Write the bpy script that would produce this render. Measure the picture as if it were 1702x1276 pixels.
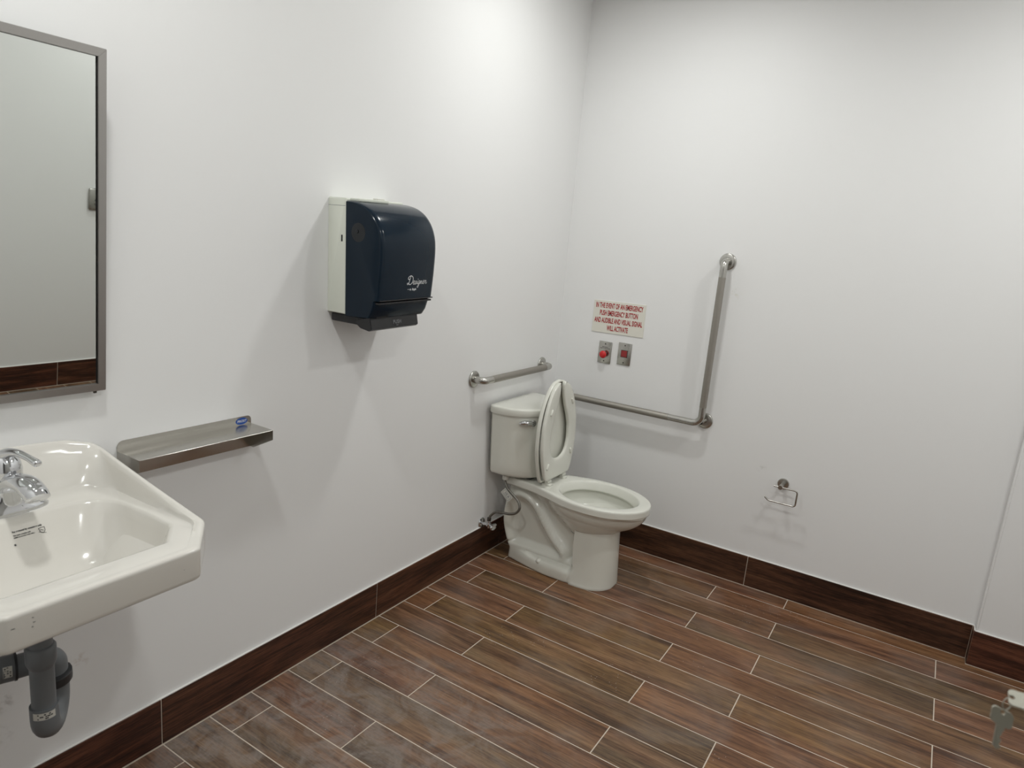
import bpy, bmesh, math, random
from mathutils import Vector, Matrix
from mathutils.bvhtree import BVHTree
random.seed(7)
for o in list(bpy.data.objects): bpy.data.objects.remove(o)
scene = bpy.context.scene
COL = scene.collection
PI = math.pi

# ------------------------------------------------------------------ camera
cam_data = bpy.data.cameras.new('camera'); cam = bpy.data.objects.new('camera', cam_data); COL.objects.link(cam)
CAM_LOC = Vector((1.74002666, -3.30455426, 1.57377961))
a, b, c = 0.54711412, 1.35906695, 0.08796621
rot = Matrix.Rotation(a, 3, 'Z') @ Matrix.Rotation(b, 3, 'X') @ Matrix.Rotation(c, 3, 'Z')
cam.matrix_world = Matrix.Translation(CAM_LOC) @ rot.to_4x4()
cam_data.sensor_fit = 'HORIZONTAL'; cam_data.sensor_width = 36.0
cam_data.lens = 1143.2429 / 1702 * 36.0
cam_data.clip_start = 0.02; cam_data.clip_end = 50
cam_data.dof.use_dof = True; cam_data.dof.focus_distance = 2.9; cam_data.dof.aperture_fstop = 6.5
scene.camera = cam

# ------------------------------------------------------------------ exposure, world, lights
scene.view_settings.view_transform = 'Standard'
scene.view_settings.look = 'None'
scene.view_settings.gamma = 1.0
scene.view_settings.use_curve_mapping = False
scene.view_settings.exposure = -0.08
world = bpy.data.worlds.new('world'); scene.world = world; world.use_nodes = True
world.node_tree.nodes['Background'].inputs[0].default_value = (0.6, 0.63, 0.65, 1)
world.node_tree.nodes['Background'].inputs[1].default_value = 0.05

CEIL = 2.86
LIGHTS = [(0.67, -0.86), (2.22, -0.86), (0.62, -2.72), (2.22, -2.72)]
LIGHT_W = 9.6
for lx, ly in LIGHTS:
    ld = bpy.data.lights.new('downlight_lamp', 'AREA'); ld.shape = 'DISK'; ld.size = 0.15; ld.spread = math.radians(165)
    ld.energy = LIGHT_W; ld.color = (0.985, 1.0, 0.975)
    lo = bpy.data.objects.new('downlight_lamp', ld); lo.location = (lx, ly, CEIL - 0.012); COL.objects.link(lo)

# ------------------------------------------------------------------ node helpers
def new_mat(name):
    m = bpy.data.materials.new(name); m.use_nodes = True
    nt = m.node_tree; bs = nt.nodes['Principled BSDF']
    return m, nt, bs
def N(nt, kind, **kw):
    n = nt.nodes.new(kind)
    for k, v in kw.items():
        if k.startswith('i_'): n.inputs[int(k[2:])].default_value = v
        else: setattr(n, k, v)
    return n
def L(nt, a, b): nt.links.new(a, b)
def simple(name, col, rough=0.4, metal=0.0, coat=0.0, spec=0.5, bump=0.0, bscale=200.0, var=0.0):
    m, nt, bs = new_mat(name)
    bs.inputs['Base Color'].default_value = (*col, 1); bs.inputs['Roughness'].default_value = rough
    bs.inputs['Metallic'].default_value = metal; bs.inputs['Coat Weight'].default_value = coat
    bs.inputs['Coat Roughness'].default_value = 0.06; bs.inputs['Specular IOR Level'].default_value = spec
    g = N(nt, 'ShaderNodeNewGeometry'); nz = N(nt, 'ShaderNodeTexNoise'); nz.inputs['Scale'].default_value = bscale
    L(nt, g.outputs['Position'], nz.inputs['Vector'])
    if var > 0:
        mx = N(nt, 'ShaderNodeMix', data_type='RGBA'); mx.inputs[6].default_value = (*[x*(1-var) for x in col], 1)
        mx.inputs[7].default_value = (*[min(1, x*(1+var)) for x in col], 1)
        L(nt, nz.outputs[0], mx.inputs[0]); L(nt, mx.outputs[2], bs.inputs['Base Color'])
    if bump > 0:
        bp = N(nt, 'ShaderNodeBump'); bp.inputs['Strength'].default_value = bump; bp.inputs['Distance'].default_value = 0.001
        L(nt, nz.outputs[0], bp.inputs['Height']); L(nt, bp.outputs[0], bs.inputs['Normal'])
    return m
def brushed(name, col, rough, axis=(200, 4, 4), strength=0.15):
    m, nt, bs = new_mat(name)
    bs.inputs['Metallic'].default_value = 1.0
    tc = N(nt, 'ShaderNodeTexCoord'); mp = N(nt, 'ShaderNodeMapping'); mp.inputs['Scale'].default_value = axis
    nz = N(nt, 'ShaderNodeTexNoise'); nz.inputs['Scale'].default_value = 4; nz.inputs['Detail'].default_value = 4
    L(nt, tc.outputs['Object'], mp.inputs[0]); L(nt, mp.outputs[0], nz.inputs['Vector'])
    mr = N(nt, 'ShaderNodeMapRange'); mr.inputs[3].default_value = rough*0.8; mr.inputs[4].default_value = rough*1.3
    L(nt, nz.outputs[0], mr.inputs[0]); L(nt, mr.outputs[0], bs.inputs['Roughness'])
    mx = N(nt, 'ShaderNodeMix', data_type='RGBA'); mx.inputs[6].default_value = (*[x*0.95 for x in col], 1); mx.inputs[7].default_value = (*[min(1, x*1.05) for x in col], 1)
    L(nt, nz.outputs[0], mx.inputs[0]); L(nt, mx.outputs[2], bs.inputs['Base Color'])
    bp = N(nt, 'ShaderNodeBump'); bp.inputs['Strength'].default_value = strength; bp.inputs['Distance'].default_value = 0.0004
    L(nt, nz.outputs[0], bp.inputs['Height']); L(nt, bp.outputs[0], bs.inputs['Normal'])
    return m
def add_aniso(m, amount, axis):
    nt = m.node_tree; bs = nt.nodes['Principled BSDF']; t = nt.nodes.new('ShaderNodeTangent'); t.direction_type = 'RADIAL'; t.axis = axis
    nt.links.new(t.outputs[0], bs.inputs['Tangent']); bs.inputs['Anisotropic'].default_value = amount
SMUDGES = [((0, -2.500, 0.389), 0.032, 0.5, (0.50, 0.36, 0.28)), ((0, -2.675, 0.365), 0.035, 0.6, (0.35, 0.33, 0.31)), ((0, -2.69, 0.28), 0.05, 0.3, (0.42, 0.40, 0.38)), ((0.90, 0, 1.40), 0.045, 0.35, (0.62, 0.60, 0.48)), ((1.15, 0, 0.60), 0.03, 0.35, (0.5, 0.5, 0.47))]
def wall_paint():
    m, nt, bs = new_mat('wall_paint')
    bs.inputs['Roughness'].default_value = 0.5; bs.inputs['Specular IOR Level'].default_value = 0.35
    g = N(nt, 'ShaderNodeNewGeometry')
    n1 = N(nt, 'ShaderNodeTexNoise'); n1.inputs['Scale'].default_value = 1.1; n1.inputs['Detail'].default_value = 2
    n2 = N(nt, 'ShaderNodeTexNoise'); n2.inputs['Scale'].default_value = 260
    L(nt, g.outputs['Position'], n1.inputs['Vector']); L(nt, g.outputs['Position'], n2.inputs['Vector'])
    mx = N(nt, 'ShaderNodeMix', data_type='RGBA'); mx.inputs[6].default_value = (0.882, 0.880, 0.872, 1); mx.inputs[7].default_value = (0.895, 0.896, 0.897, 1)
    L(nt, n1.outputs[0], mx.inputs[0]); col = mx.outputs[2]
    # small handling smudges on the paint
    n3 = N(nt, 'ShaderNodeTexNoise'); n3.inputs['Scale'].default_value = 55; n3.inputs['Detail'].default_value = 5
    L(nt, g.outputs['Position'], n3.inputs['Vector'])
    for (px, py, pz), rad, amt, c_ in SMUDGES:
        d = N(nt, 'ShaderNodeVectorMath', operation='DISTANCE'); d.inputs[1].default_value = (px, py, pz); L(nt, g.outputs['Position'], d.inputs[0])
        f = N(nt, 'ShaderNodeMapRange', interpolation_type='SMOOTHSTEP'); f.inputs[1].default_value = rad; f.inputs[2].default_value = 0.0; L(nt, d.outputs['Value'], f.inputs[0])
        q = N(nt, 'ShaderNodeMapRange', interpolation_type='SMOOTHSTEP'); q.inputs[1].default_value = 0.45; q.inputs[2].default_value = 0.68; q.inputs[4].default_value = amt; L(nt, n3.outputs[0], q.inputs[0])
        mm = N(nt, 'ShaderNodeMath', operation='MULTIPLY'); L(nt, f.outputs[0], mm.inputs[0]); L(nt, q.outputs[0], mm.inputs[1])
        m2 = N(nt, 'ShaderNodeMix', data_type='RGBA'); L(nt, mm.outputs[0], m2.inputs[0]); L(nt, col, m2.inputs[6]); m2.inputs[7].default_value = (*c_, 1); col = m2.outputs[2]
    L(nt, col, bs.inputs['Base Color'])
    bp = N(nt, 'ShaderNodeBump'); bp.inputs['Strength'].default_value = 0.08; bp.inputs['Distance'].default_value = 0.0008
    L(nt, n2.outputs[0], bp.inputs['Height']); L(nt, bp.outputs[0], bs.inputs['Normal'])
    return m
def wood(name, stops, tints, rough, dusty, gscale=1.0):
    """wood-look porcelain tile: long grain along local x, every tile its own colour and figure"""
    m, nt, bs = new_mat(name)
    tc = N(nt, 'ShaderNodeTexCoord'); oi = N(nt, 'ShaderNodeObjectInfo')
    sc = N(nt, 'ShaderNodeVectorMath', operation='SCALE'); sc.inputs[3].default_value = 1.0
    cmb = N(nt, 'ShaderNodeCombineXYZ')
    for i, k in enumerate((61.0, 37.0, 83.0)):
        mu = N(nt, 'ShaderNodeMath', operation='MULTIPLY'); mu.inputs[1].default_value = k
        L(nt, oi.outputs['Random'], mu.inputs[0]); L(nt, mu.outputs[0], cmb.inputs[i])
    ad = N(nt, 'ShaderNodeVectorMath', operation='ADD'); L(nt, tc.outputs['Object'], ad.inputs[0]); L(nt, cmb.outputs[0], ad.inputs[1])
    def grain(s, scale, det, dist=0.0):
        mp = N(nt, 'ShaderNodeMapping'); mp.inputs['Scale'].default_value = s
        nz = N(nt, 'ShaderNodeTexNoise'); nz.inputs['Scale'].default_value = scale; nz.inputs['Detail'].default_value = det
        nz.inputs['Distortion'].default_value = dist
        L(nt, ad.outputs[0], mp.inputs[0]); L(nt, mp.outputs[0], nz.inputs['Vector']); return nz.outputs[0]
    g1 = grain((1.0, 11, 11), 2.2*gscale, 6, 0.9)
    g2 = grain((2.6, 85, 85), 2.6*gscale, 6, 0.5)
    g4 = grain((14, 150, 150), 2.2*gscale, 3, 0.0)
    g3 = grain((0.8, 3.0, 3.0), 2.0, 3, 0.4)
    s1 = N(nt, 'ShaderNodeMath', operation='MULTIPLY'); s1.inputs[1].default_value = 0.40; L(nt, g1, s1.inputs[0])
    s2 = N(nt, 'ShaderNodeMath', operation='MULTIPLY_ADD'); s2.inputs[1].default_value = 0.32; L(nt, g2, s2.inputs[0]); L(nt, s1.outputs[0], s2.inputs[2])
    s3 = N(nt, 'ShaderNodeMath', operation='MULTIPLY_ADD'); s3.inputs[1].default_value = 0.10; L(nt, g3, s3.inputs[0]); L(nt, s2.outputs[0], s3.inputs[2])
    s4 = N(nt, 'ShaderNodeMath', operation='MULTIPLY_ADD'); s4.inputs[1].default_value = 0.20; L(nt, g4, s4.inputs[0]); L(nt, s3.outputs[0], s4.inputs[2]); s3 = s4
    rp = N(nt, 'ShaderNodeValToRGB'); L(nt, s3.outputs[0], rp.inputs[0])
    el = rp.color_ramp.elements; el[0].position = 0.40; el[0].color = (*stops[0], 1); el[1].position = 0.66; el[1].color = (*stops[-1], 1)
    for i, s in enumerate(stops[1:-1]):
        e = el.new(0.40 + 0.26*(i+1)/(len(stops)-1)); e.color = (*s, 1)
    # tint that differs from tile to tile and along it
    fr = N(nt, 'ShaderNodeMath', operation='MULTIPLY'); fr.inputs[1].default_value = 7.31; L(nt, oi.outputs['Random'], fr.inputs[0])
    fr2 = N(nt, 'ShaderNodeMath', operation='FRACT'); L(nt, fr.outputs[0], fr2.inputs[0])
    t3 = N(nt, 'ShaderNodeMath', operation='MULTIPLY_ADD'); t3.inputs[1].default_value = 0.55; t3.inputs[2].default_value = -0.27; L(nt, g3, t3.inputs[0])
    t4 = N(nt, 'ShaderNodeMath', operation='ADD'); L(nt, fr2.outputs[0], t4.inputs[0]); L(nt, t3.outputs[0], t4.inputs[1])
    tr = N(nt, 'ShaderNodeValToRGB'); L(nt, t4.outputs[0], tr.inputs[0])
    te = tr.color_ramp.elements; te[0].position = 0.0; te[0].color = (*tints[0], 1); te[1].position = 1.0; te[1].color = (*tints[-1], 1)
    for i, s in enumerate(tints[1:-1]):
        e = te.new((i+1)/(len(tints)-1)); e.color = (*s, 1)
    mu = N(nt, 'ShaderNodeMix', data_type='RGBA', blend_type='MULTIPLY'); mu.inputs[0].default_value = 1.0
    L(nt, rp.outputs[0], mu.inputs[6]); L(nt, tr.outputs[0], mu.inputs[7])
    out = mu.outputs[2]
    g = N(nt, 'ShaderNodeNewGeometry')
    if dusty:
        # construction dust, smeared and wiped, thickest near the left wall below the washbasin
        sx = N(nt, 'ShaderNodeSeparateXYZ'); L(nt, g.outputs['Position'], sx.inputs[0])
        def lin(o, k, b0):
            q = N(nt, 'ShaderNodeMath', operation='MULTIPLY_ADD'); q.inputs[1].default_value = k; q.inputs[2].default_value = b0; L(nt, o, q.inputs[0]); return q.outputs[0]
        def op(kind, p, q):
            r = N(nt, 'ShaderNodeMath', operation=kind); L(nt, p, r.inputs[0])
            if isinstance(q, float): r.inputs[1].default_value = q
            else: L(nt, q, r.inputs[1])
            return r.outputs[0]
        dx = lin(sx.outputs[0], 1/1.15, -0.30/1.15); dy = lin(sx.outputs[1], 1/0.80, 2.25/0.80)
        d = op('ADD', op('MULTIPLY', dx, dx), op('MULTIPLY', dy, dy))
        nz = N(nt, 'ShaderNodeTexNoise'); nz.inputs['Scale'].default_value = 3.2; nz.inputs['Detail'].default_value = 5; nz.inputs['Distortion'].default_value = 1.1
        L(nt, g.outputs['Position'], nz.inputs['Vector'])
        nf = N(nt, 'ShaderNodeTexNoise'); nf.inputs['Scale'].default_value = 8.5; nf.inputs['Detail'].default_value = 9; nf.inputs['Roughness'].default_value = 0.62; nf.inputs['Distortion'].default_value = 1.3
        L(nt, g.outputs['Position'], nf.inputs['Vector'])
        ns = N(nt, 'ShaderNodeTexNoise'); ns.inputs['Scale'].default_value = 95; ns.inputs['Detail'].default_value = 4
        L(nt, g.outputs['Position'], ns.inputs['Vector'])
        base = N(nt, 'ShaderNodeMapRange', interpolation_type='SMOOTHSTEP'); base.inputs[1].default_value = 1.5; base.inputs[2].default_value = 0.25
        L(nt, op('ADD', d, lin(nz.outputs[0], 1.6, -0.8)), base.inputs[0])
        patch = N(nt, 'ShaderNodeMapRange', interpolation_type='SMOOTHSTEP'); patch.inputs[1].default_value = 0.36; patch.inputs[2].default_value = 0.62
        patch.inputs[3].default_value = 0.22; patch.inputs[4].default_value = 1.0
        L(nt, nf.outputs[0], patch.inputs[0])
        fine = N(nt, 'ShaderNodeMapRange'); fine.inputs[1].default_value = 0.3; fine.inputs[2].default_value = 0.7; fine.inputs[3].default_value = 0.65; fine.inputs[4].default_value = 1.0
        L(nt, ns.outputs[0], fine.inputs[0])
        k = op('MULTIPLY', op('MULTIPLY', base.outputs[0], patch.outputs[0]), fine.outputs[0])
        # a thin general haze of dust everywhere
        hz = N(nt, 'ShaderNodeMapRange', interpolation_type='SMOOTHSTEP'); hz.inputs[1].default_value = 0.45; hz.inputs[2].default_value = 0.72; hz.inputs[4].default_value = 0.20
        L(nt, nz.outputs[0], hz.inputs[0])
        k2 = op('MAXIMUM', op('MULTIPLY', k, 0.62), op('MULTIPLY', hz.outputs[0], fine.outputs[0]))
        dm = N(nt, 'ShaderNodeMix', data_type='RGBA'); L(nt, k2, dm.inputs[0]); L(nt, out, dm.inputs[6]); dm.inputs[7].default_value = (0.31, 0.275, 0.25, 1)
        # plaster crumbs
        vo = N(nt, 'ShaderNodeTexVoronoi'); vo.inputs['Scale'].default_value = 70; L(nt, g.outputs['Position'], vo.inputs['Vector'])
        cr = op('LESS_THAN', vo.outputs['Distance'], 0.10)
        zone = N(nt, 'ShaderNodeTexNoise'); zone.inputs['Scale'].default_value = 2.3; zone.inputs['Detail'].default_value = 3; L(nt, g.outputs['Position'], zone.inputs['Vector'])
        cr = op('MULTIPLY', cr, op('GREATER_THAN', zone.outputs[0], 0.62))
        sp = N(nt, 'ShaderNodeMix', data_type='RGBA'); L(nt, cr, sp.inputs[0]); L(nt, dm.outputs[2], sp.inputs[6]); sp.inputs[7].default_value = (0.42, 0.39, 0.36, 1)
        out = sp.outputs[2]
        rr = N(nt, 'ShaderNodeMapRange'); rr.inputs[3].default_value = rough; rr.inputs[4].default_value = 0.85
        L(nt, k2, rr.inputs[0]); L(nt, rr.outputs[0], bs.inputs['Roughness'])
    else:
        bs.inputs['Roughness'].default_value = rough
    L(nt, out, bs.inputs['Base Color'])
    bs.inputs['Specular IOR Level'].default_value = 0.4
    bp = N(nt, 'ShaderNodeBump'); bp.inputs['Strength'].default_value = 0.25; bp.inputs['Distance'].default_value = 0.0006
    L(nt, s2.outputs[0], bp.inputs['Height']); L(nt, bp.outputs[0], bs.inputs['Normal'])
    return m

M = {}
M['wall'] = wall_paint()
M['caulk'] = simple('white_caulk', (0.80, 0.79, 0.76), 0.45)
M['ceiling'] = simple('ceiling_paint', (0.91, 0.91, 0.90), 0.7, bump=0.1, bscale=150)
M['grout'] = simple('grout', (0.62, 0.54, 0.45), 0.9, bump=0.3, bscale=500, var=0.18)
M['floor_wood'] = wood('floor_tile', [(0.054, 0.029, 0.018), (0.128, 0.074, 0.042), (0.218, 0.136, 0.080), (0.32, 0.22, 0.138)],
                       [(1.0, 0.93, 0.66), (1.05, 0.84, 0.82), (1.12, 0.86, 0.68), (0.80, 0.83, 0.74), (1.12, 0.84, 0.80), (1.08, 0.92, 0.62)], 0.42, True)
M['base_wood'] = wood('baseboard_tile', [(0.018, 0.008, 0.006), (0.058, 0.024, 0.015), (0.125, 0.053, 0.032), (0.20, 0.10, 0.06)],
                      [(1.05, 0.9, 0.75), (1.0, 0.85, 0.8), (0.8, 0.85, 0.75)], 0.38, False)
M['porcelain'] = simple('toilet_porcelain', (0.785, 0.785, 0.715), 0.13, coat=0.5)
M['basin_china'] = simple('basin_china', (0.745, 0.72, 0.668), 0.13, coat=0.5)
M['seat_plastic'] = simple('seat_plastic', (0.765, 0.765, 0.695), 0.25)
M['steel'] = brushed('brushed_steel', (0.47, 0.45, 0.41), 0.20)
M['shelf_steel'] = brushed('shelf_steel', (0.52, 0.505, 0.47), 0.22, (700, 6, 700), 0.03); add_aniso(M['shelf_steel'], 0.75, 'X')
M['steel_plain'] = brushed('satin_steel', (0.50, 0.49, 0.46), 0.24, (8, 8, 160), 0.08)
M['knurled'] = simple('peened_steel', (0.38, 0.36, 0.325), 0.48, metal=1.0, bump=0.4, bscale=900)
M['chrome'] = simple('chrome', (0.72, 0.73, 0.75), 0.07, metal=1.0)
M['mirror'] = simple('mirror_glass', (0.80, 0.83, 0.80), 0.01, metal=1.0)
M['black_gap'] = simple('black_edge', (0.006, 0.006, 0.006), 0.5)
M['frame'] = brushed('mirror_frame_steel', (0.40, 0.385, 0.37), 0.36, (6, 160, 160), 0.08)
M['pvc'] = simple('grey_pipe_plastic', (0.165, 0.178, 0.19), 0.42)
M['pvc_dark'] = simple('dark_pipe_plastic', (0.03, 0.032, 0.036), 0.4)
M['disp_white'] = simple('dispenser_white_plastic', (0.72, 0.74, 0.66), 0.35)
M['disp_black'] = simple('dispenser_black_plastic', (0.012, 0.012, 0.014), 0.35)
M['red'] = simple('red_plastic', (0.62, 0.012, 0.015), 0.25, coat=0.3)
M['red_dark'] = simple('dull_red_lens', (0.30, 0.03, 0.03), 0.3)
M['red_ink'] = simple('red_ink', (0.42, 0.012, 0.018), 0.5)
M['sign_white'] = simple('sign_plastic', (0.80, 0.78, 0.70), 0.4)
M['ink'] = simple('black_ink', (0.05, 0.05, 0.05), 0.6)
M['white_ink'] = simple('white_ink', (0.80, 0.82, 0.84), 0.5)
M['grey_ink'] = simple('grey_ink', (0.22, 0.23, 0.24), 0.5)
M['label_white'] = simple('paper_label', (0.62, 0.61, 0.56), 0.6)
M['blue'] = simple('blue_sticker', (0.012, 0.075, 0.36), 0.3)
M['dark_metal'] = simple('dark_metal', (0.10, 0.09, 0.08), 0.35, metal=1.0)
M['braid'] = simple('braided_steel', (0.22, 0.21, 0.19), 0.4, metal=1.0, bump=0.6, bscale=1200)
M['door_paint'] = simple('door_paint', (0.52, 0.51, 0.48), 0.45, bump=0.1, bscale=80)
M['key_metal'] = simple('nickel_key', (0.50, 0.49, 0.43), 0.62, metal=1.0)
M['water'] = simple('bowl_water', (0.50, 0.52, 0.49), 0.03, coat=0.3)
em, ent, ebs = new_mat('lamp_lens'); ebs.inputs['Emission Color'].default_value = (1, 0.985, 0.95, 1); ebs.inputs['Emission Strength'].default_value = 9.0
M['lens'] = em
m, nt, bs = new_mat('smoked_blue_plastic')
bs.inputs['Base Color'].default_value = (0.006, 0.015, 0.027, 1); bs.inputs['Roughness'].default_value = 0.16
bs.inputs['Specular IOR Level'].default_value = 0.24
bs.inputs['Transmission Weight'].default_value = 0.0; bs.inputs['Alpha'].default_value = 1.0
M['smoke'] = m

# ------------------------------------------------------------------ object helpers
def obj(name, bm, mat, parent=None, smooth=False, world=True, angle=None):
    """link bm as ONE mesh object; world coords are turned local to the parent"""
    me = bpy.data.meshes.new(name)
    if parent is not None and world:
        off = Vector((0, 0, 0)); p = parent
        while p is not None: off += p.location; p = p.parent
        bmesh.ops.translate(bm, vec=-off, verts=bm.verts)
    bmesh.ops.recalc_face_normals(bm, faces=bm.faces)
    bm.to_mesh(me); bm.free()
    me.materials.append(mat)
    if smooth:
        for p in me.polygons: p.use_smooth = True
        if angle: me.set_sharp_from_angle(angle=math.radians(angle))
    o = bpy.data.objects.new(name, me); COL.objects.link(o)
    if parent is not None: o.parent = parent
    return o
def thing(name, label, cat, loc, group=None):
    o = bpy.data.objects.new(name, None); COL.objects.link(o); o.location = loc; o.empty_display_size = 0.05
    o['label'] = label; o['category'] = cat
    if group: o['group'] = group
    return o
def struct(name, bm, mat, parent=None, **k):
    o = obj(name, bm, mat, parent, **k)
    if parent is None: o['kind'] = 'structure'
    return o
def bm_box(bm, x0, x1, y0, y1, z0, z1, bevel=0.0, seg=2):
    b2 = bmesh.new(); bmesh.ops.create_cube(b2, size=1.0)
    for v in b2.verts:
        v.co = Vector(((x0+x1)/2 + v.co.x*(x1-x0), (y0+y1)/2 + v.co.y*(y1-y0), (z0+z1)/2 + v.co.z*(z1-z0)))
    if bevel > 0: bmesh.ops.bevel(b2, geom=b2.edges[:], offset=bevel, segments=seg, affect='EDGES', profile=0.5)
    me = bpy.data.meshes.new('tmp'); b2.to_mesh(me); b2.free(); bm.from_mesh(me); bpy.data.meshes.remove(me)
    return bm
def box(x0, x1, y0, y1, z0, z1, bevel=0.0, seg=2): return bm_box(bmesh.new(), x0, x1, y0, y1, z0, z1, bevel, seg)
def bm_loft(bm, rings, cap0=True, cap1=True, closed=True):
    vr = [[bm.verts.new(p) for p in r] for r in rings]; n = len(rings[0])
    for i in range(len(vr)-1):
        for j in range(n if closed else n-1):
            k = (j+1) % n
            try: bm.faces.new((vr[i][j], vr[i][k], vr[i+1][k], vr[i+1][j]))
            except ValueError: pass
    if cap0: bm.faces.new(list(reversed(vr[0])))
    if cap1: bm.faces.new(vr[-1])
    return bm
def frame_for(t):
    t = t.normalized(); up = Vector((0, 0, 1)) if abs(t.z) < 0.9 else Vector((1, 0, 0))
    u = t.cross(up).normalized(); return u, t.cross(u).normalized()
def bm_tube(bm, pts, rad, n=16, caps=True, flat=1.0):
    """swept tube with parallel-transported frame; rad number or list; flat squashes along the second axis"""
    pts = [Vector(p) for p in pts]; rings = []
    if not isinstance(rad, (list, tuple)): rad = [rad]*len(pts)
    prev = None
    for i, p in enumerate(pts):
        t = (pts[min(i+1, len(pts)-1)] - pts[max(i-1, 0)]).normalized()
        if prev is None: u, v = frame_for(t)
        else:
            u = (prev - t*prev.dot(t)).normalized(); v = t.cross(u)
        prev = u
        rings.append([p + (u*math.cos(2*PI*k/n) + v*math.sin(2*PI*k/n)*flat)*rad[i] for k in range(n)])
    return bm_loft(bm, rings, caps, caps)
def fillet(pts, r, seg=7):
    pts = [Vector(p) for p in pts]; out = [pts[0]]
    for i in range(1, len(pts)-1):
        a, b, c = pts[i-1], pts[i], pts[i+1]; d1 = (a-b).normalized(); d2 = (c-b).normalized()
        ang = d1.angle(d2); t = min(r/math.tan(ang/2), (a-b).length*0.49, (c-b).length*0.49); rr = t*math.tan(ang/2)
        bis = (d1+d2).normalized(); cen = b + bis*(rr/math.sin(ang/2)); p1 = b+d1*t; p2 = b+d2*t
        v1 = p1-cen; v2 = p2-cen; th = v1.angle(v2)
        for k in range(seg+1):
            s = k/seg; out.append(cen + (v1*math.sin((1-s)*th) + v2*math.sin(s*th))/math.sin(th))
    out.append(pts[-1]); return out
def smooth_path(pts, k=6):
    P = [Vector(p) for p in pts]; out = []
    for i in range(len(P)-1):
        p0, p1, p2, p3 = P[max(i-1, 0)], P[i], P[i+1], P[min(i+2, len(P)-1)]
        for j in range(k):
            t = j/k
            out.append(0.5*((2*p1) + (p2-p0)*t + (2*p0-5*p1+4*p2-p3)*t*t + (3*p1-p0-3*p2+p3)*t**3))
    out.append(P[-1]); return out
def bm_lathe(bm, prof, n=32, mat=None):
    """prof: list of (r, h) about local z; mat transforms it"""
    mat = mat or Matrix.Identity(4); rings = []
    for r, h in prof: rings.append([mat @ Vector((max(r, 1e-5)*math.cos(2*PI*k/n), max(r, 1e-5)*math.sin(2*PI*k/n), h)) for k in range(n)])
    return bm_loft(bm, rings, True, True)
def axis_mat(loc, direction):
    return Matrix.Translation(Vector(loc)) @ Vector(direction).to_track_quat('Z', 'Y').to_matrix().to_4x4()
def interp(tab, x):
    if x <= tab[0][0]: return tab[0][1]
    for (x0, y0), (x1, y1) in zip(tab, tab[1:]):
        if x <= x1:
            return y0 + (y1-y0)*(x-x0)/(x1-x0)
    return tab[-1][1]
def cinterp(tab, x):
    n = len(tab)
    if x <= tab[0][0]: return tab[0][1]
    if x >= tab[-1][0]: return tab[-1][1]
    d = [(tab[i+1][1]-tab[i][1])/(tab[i+1][0]-tab[i][0]) for i in range(n-1)]
    m_ = [d[0]] + [0 if d[i-1]*d[i] <= 0 else 2*d[i-1]*d[i]/(d[i-1]+d[i]) for i in range(1, n-1)] + [d[-1]]
    for i in range(n-1):
        if x <= tab[i+1][0]:
            h = tab[i+1][0]-tab[i][0]; t = (x-tab[i][0])/h
            return ((1+2*t)*(1-t)**2*tab[i][1] + t*(1-t)**2*h*m_[i] + t*t*(3-2*t)*tab[i+1][1] + t*t*(t-1)*h*m_[i+1])
def rounded_poly(verts, radii, ks=7, ke=7):
    """plan outline with rounded corners, fixed number of samples per corner and edge"""
    n = len(verts); V = [Vector(v) for v in verts]; arcs = []
    for i in range(n):
        a, b, c = V[i-1], V[i], V[(i+1) % n]; d1 = (a-b).normalized(); d2 = (c-b).normalized(); ang = d1.angle(d2)
        t = min(radii[i]/math.tan(ang/2), (a-b).length*0.49, (c-b).length*0.49); rr = t*math.tan(ang/2)
        cen = b + (d1+d2).normalized()*(rr/math.sin(ang/2)); v1 = b+d1*t-cen; v2 = b+d2*t-cen; th = v1.angle(v2)
        arcs.append([cen + (v1*math.sin((1-k/ks)*th) + v2*math.sin(k/ks*th))/math.sin(th) for k in range(ks+1)])
    out = []
    for i in range(n):
        out += arcs[i]; p, q = arcs[i][-1], arcs[(i+1) % n][0]
        out += [p.lerp(q, k/(ke+1)) for k in range(1, ke+1)]
    return out
def text_mesh(body, size, weight=0.0, shear=0.0, sx=1.0, align='CENTER', depth=0.0):
    cu = bpy.data.curves.new('txt', 'FONT'); cu.body = body; cu.size = size; cu.align_x = align; cu.align_y = 'CENTER'
    cu.offset = weight; cu.shear = shear; cu.extrude = depth; cu.resolution_u = 3
    o = bpy.data.objects.new('txt', cu); COL.objects.link(o)
    bpy.context.view_layer.update()
    me = bpy.data.meshes.new_from_object(o.evaluated_get(bpy.context.evaluated_depsgraph_get()))
    bm = bmesh.new(); bm.from_mesh(me); bpy.data.objects.remove(o); bpy.data.curves.remove(cu); bpy.data.meshes.remove(me)
    for v in bm.verts: v.co.x *= sx
    return bm
def xform(bm, mat): bmesh.ops.transform(bm, matrix=mat, verts=bm.verts); return bm
def basis(origin, ex, ey):
    ex = Vector(ex).normalized(); ey = Vector(ey).normalized(); ez = ex.cross(ey).normalized(); ey = ez.cross(ex)
    m_ = Matrix((ex, ey, ez)).transposed().to_4x4(); return Matrix.Translation(Vector(origin)) @ m_
def project_onto(bm, target_bvh, direction, off=0.0006):
    d = Vector(direction).normalized()
    for v in bm.verts:
        hit = target_bvh.ray_cast(v.co - d*0.2, d)
        if hit[0] is not None: v.co = hit[0] - d*off
    return bm
def bvh_of(o):
    mw = Matrix.Translation(world_loc(o)); vs = [mw @ v.co for v in o.data.vertices]
    return BVHTree.FromPolygons(vs, [list(p.vertices) for p in o.data.polygons])
def world_loc(o):
    off = Vector((0, 0, 0))
    while o is not None: off += o.location; o = o.parent
    return off

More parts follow.
